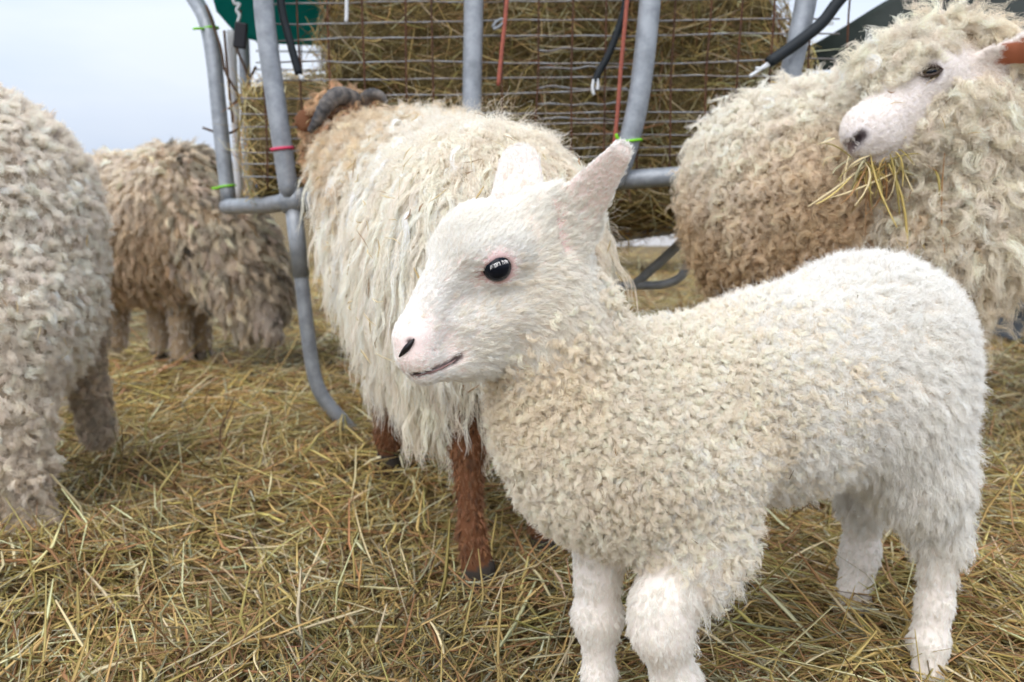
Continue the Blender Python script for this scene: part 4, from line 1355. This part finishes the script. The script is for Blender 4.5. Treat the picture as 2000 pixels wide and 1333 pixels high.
for lab, x, y, d, w, h in (('black plastic clip under the curled white hook', 470, 70, 2.38, 0.032, 0.064), ('lower black plastic clip on the feeder end', 487, 182, 2.40, 0.031, 0.034)):
    o = box('cord_clip', P(x, y, d), (w, 0.016, h), M['black'], None, bevel=0.004, tilt=0.15)
    tag(o, lab, 'clip', 'black clips')
def ring(center, axis, rad, wire, mat, name, parent=None, tail=None):
    axis = unit(np.array(axis, float))
    u = unit(np.cross(axis, (0.3, 1, 0.2))); w = np.cross(axis, u)
    a = np.linspace(0, 2 * np.pi, 33)
    return tube(name, center + rad * (np.cos(a)[:, None] * u + np.sin(a)[:, None] * w), wire, mat, parent, 6)
ax = P(566, 385, 1.98) - P(542, 220, 1.98)
o = ring(P(551, 291, 1.98), ax, 0.0225, 0.0038, M['pink'], 'band'); tag(o, 'pink band wrapped round the steel post', 'band')
for lab, c, rad, tail in (('lime cable tie near the curved top of the corner post', P(410, 56, 2.475), 0.022, [P(398, 57, 2.45), P(386, 56, 2.44), P(377, 57, 2.44)]),
                          ('lime cable tie low on the corner post above the rail', P(443, 364, 2.425), 0.0225, [P(430, 366, 2.395), P(422, 368, 2.39), P(414, 368, 2.39)]),
                          ('lime cable tie at the foot of the bent steel post', P(1230, 276, 1.93), 0.0245, [P(1212, 276, 1.905), P(1206, 270, 1.90), P(1203, 262, 1.90)])):
    root = empty('cable_tie', lab, 'cable tie', c, 'lime cable ties')
    ring(c, (0.12, 0, -1), rad, 0.003, M['lime'], 'loop', root)
    tube('tail', tail, 0.0034, M['lime'], root, 6, 8)
o = box('clip', P(506, 360, 2.2), (0.014, 0.01, 0.018), M['blue'], None, bevel=0.003); tag(o, 'tiny blue clip in the hay above the rail', 'clip')

# troughs
def trough(label, c, size, rz, mat):
    root = empty('trough', label, 'trough', (c[0], c[1], 0))
    root.rotation_euler = (0, 0, rz)
    w, dp, h = size
    def b(name, o, s):
        ob = box(name, o, s, mat, None, bevel=0.006)
        ob.parent = root
    for sy in (-1, 1):
        b('side_board', (0, sy * dp / 2, 0.6 * h + 0.08), (w, 0.03, 0.8 * h))
    for sx in (-1, 1):
        b('end_board', (sx * (w / 2 - 0.02), 0, 0.6 * h + 0.08), (0.03, dp - 0.034, 0.78 * h))
        b('foot', (sx * (w / 2 - 0.12), 0, 0.055), (0.08, dp + 0.1, 0.13))
    b('floor_board', (0, 0, 0.3 * h + 0.08), (w - 0.08, dp - 0.04, 0.02))
trough('blue grey feed trough at the picture edge behind the white-faced sheep', (P(2000, 560, 3.3)[0] + 0.56, 3.45), (1.25, 0.42, 0.26), 0.05, M['plank'])
trough('pale trough standing far behind the steel feeder legs', (P(1285, 440, 6.2)[0], 6.4), (1.3, 0.5, 0.34), 0.0, M['pvc'])

# ------------------------------------------------------------------ hay on the animals
def flecks(name, label, body, px, py, n, seed, l=(0.008, 0.026), w=(0.001, 0.0025), lift=0.03, cols=None):
    r = np.random.default_rng(seed)
    A, Bp, out = [], [], 0
    for i in range(n):
        x, y = r.uniform(*px), r.uniform(*py)
        p, nn = body.hit(x, y)
        if p[1] > 2.4 or float(body.field(p[None])[0]) > 0.004:
            continue
        t = r.normal(size=3); t = unit(t - nn * (t @ nn) * 0.85)
        ln = r.uniform(*l)
        c = p + nn * lift
        A.append(c - t * ln / 2); Bp.append(c + t * ln / 2)
    A, Bp = np.array(A), np.array(Bp)
    k = len(A)
    col = pick(r, k) if cols is None else np.array(cols)[r.choice(len(cols), k)]
    o = blades(name, A, Bp, r.normal(size=(k, 3)) * 0.002, r.uniform(*w, k), col, seed=seed)
    tag(o, label, 'hay', kind='stuff')

STR = [(0.62, 0.48, 0.26), (0.55, 0.40, 0.18), (0.34, 0.20, 0.10), (0.70, 0.58, 0.36)]
flecks('hay_flecks', 'small bits of straw caught in the long cream fleece', LONG, (620, 1180), (190, 740), 190, 61, l=(0.010, 0.034), w=(0.0014, 0.0034), lift=0.042, cols=STR)
flecks('hay_flecks', 'small bits of straw caught in the ringlets of the white-faced sheep', CURLY, (1400, 1960), (40, 560), 50, 62, lift=0.036, cols=STR)
flecks('hay_flecks', 'tiny brown specks in the fleece of the lamb', LAMB, (1000, 1850), (560, 1050), 34, 63, l=(0.003, 0.012), w=(0.0005, 0.001), lift=0.011, cols=[(0.2, 0.12, 0.06), (0.35, 0.22, 0.1)])
flecks('hay_flecks', 'bits of straw caught in the felted grey wool', MATTED, (0, 200), (200, 800), 26, 64, lift=0.022, cols=STR)

def mouth_hay():
    r = np.random.default_rng(9)
    S_ = [((1768, 248), (1578, 404), 0.0030, 1), ((1752, 335), (1622, 386), 0.0034, 1), ((1770, 268), (1690, 300), 0.003, 6), ((1604, 282), (1668, 312), 0.0018, 2), ((1640, 345), (1665, 308), 0.0025, 4),
          ((1700, 300), (1752, 445), 0.0022, 6), ((1712, 310), (1690, 420), 0.0018, 3), ((1738, 300), (1757, 420), 0.0030, 2), ((1735, 320), (1772, 505), 0.0026, 6), ((1745, 292), (1800, 345), 0.0034, 4),
          ((1690, 310), (1662, 375), 0.0024, 4), ((1700, 318), (1730, 352), 0.0026, 0), ((1675, 305), (1722, 285), 0.003, 0), ((1680, 322), (1730, 330), 0.0026, 2), ((1655, 330), (1735, 296), 0.003, 1),
          ((1702, 302), (1640, 400), 0.0016, 3), ((1720, 318), (1800, 302), 0.0020, 2), ((1700, 290), (1690, 470), 0.0014, 3), ((1845, 300), (1850, 520), 0.0014, 3), ((1815, 500), (1850, 420), 0.0022, 6),
          ((1700, 325), (1720, 345), 0.004, 2), ((1688, 330), (1712, 350), 0.004, 2), ((1820, 330), (1835, 385), 0.0026, 2), ((1720, 305), (1676, 360), 0.002, 0), ((1710, 300), (1765, 330), 0.0024, 2), ((1695, 312), (1705, 380), 0.0024, 6)]
    for i in range(46):
        x, y = r.normal(1715, 34), r.normal(312, 14)
        an, ln = r.uniform(0.2, 2.9), r.uniform(20, 110)
        S_.append(((x, y), (x + ln * math.cos(an) * 0.8, y + ln * math.sin(an)), r.uniform(0.0010, 0.0024), int(r.choice([0, 2, 2, 6, 3, 1]))))
    A = np.array([P(a[0], a[1], 1.315 + 0.03 * r.random()) for a, b, w, c in S_])
    Bp = np.array([P(b[0], b[1], 1.31 + 0.04 * r.random()) for a, b, w, c in S_])
    o = blades('hay_wisp', A, Bp, r.normal(size=(len(A), 3)) * 0.008, np.array([s[2] for s in S_]) * 1.7, PAL[[s[3] for s in S_]], rings=6, seed=2)
    tag(o, 'wisp of hay hanging from the mouth of the white-faced sheep', 'hay')
mouth_hay()

def long_strands():
    """the few pale stalks that lie on top of the bedding"""
    r = np.random.default_rng(21)
    A, B_ = [], []
    for a, b in (((365, 750), (428, 682)), ((440, 1028), (560, 1026)), ((690, 962), (726, 1060)), ((836, 1168), (868, 1238)), ((500, 1215), (520, 1290)), ((1500, 1105), (1640, 1035)), ((1365, 1165), (1435, 1215)),
                 ((1830, 1262), (1905, 1296)), ((1945, 745), (1998, 738)), ((1440, 1090), (1560, 1120)), ((20, 1250), (190, 1200)), ((560, 1140), (640, 1000)), ((780, 1030), (800, 1090)), ((1540, 1300), (1640, 1240)), ((30, 1110), (150, 1060)), ((1920, 640), (1990, 690))):
        for lst, q in ((A, a), (B_, b)):
            dep = PITCH + math.atan((q[1] - 666.5) / FPX)
            p = P(q[0], q[1], (CAM_H - 0.045) / math.tan(dep))
            lst.append((p[0], p[1], float(ground_z(p[0], p[1])) + 0.045))
    n = len(A)
    o = blades('pale_stalks', np.array(A), np.array(B_), r.normal(size=(n, 3)) * 0.004, r.uniform(0.003, 0.0055, n), np.array(PAL)[[1] * n] * r.uniform(0.9, 1.15, (n, 1)), rings=5, seed=4)
    tag(o, 'pale straw stalks lying on top of the bedding', 'straw', kind='stuff')
long_strands()
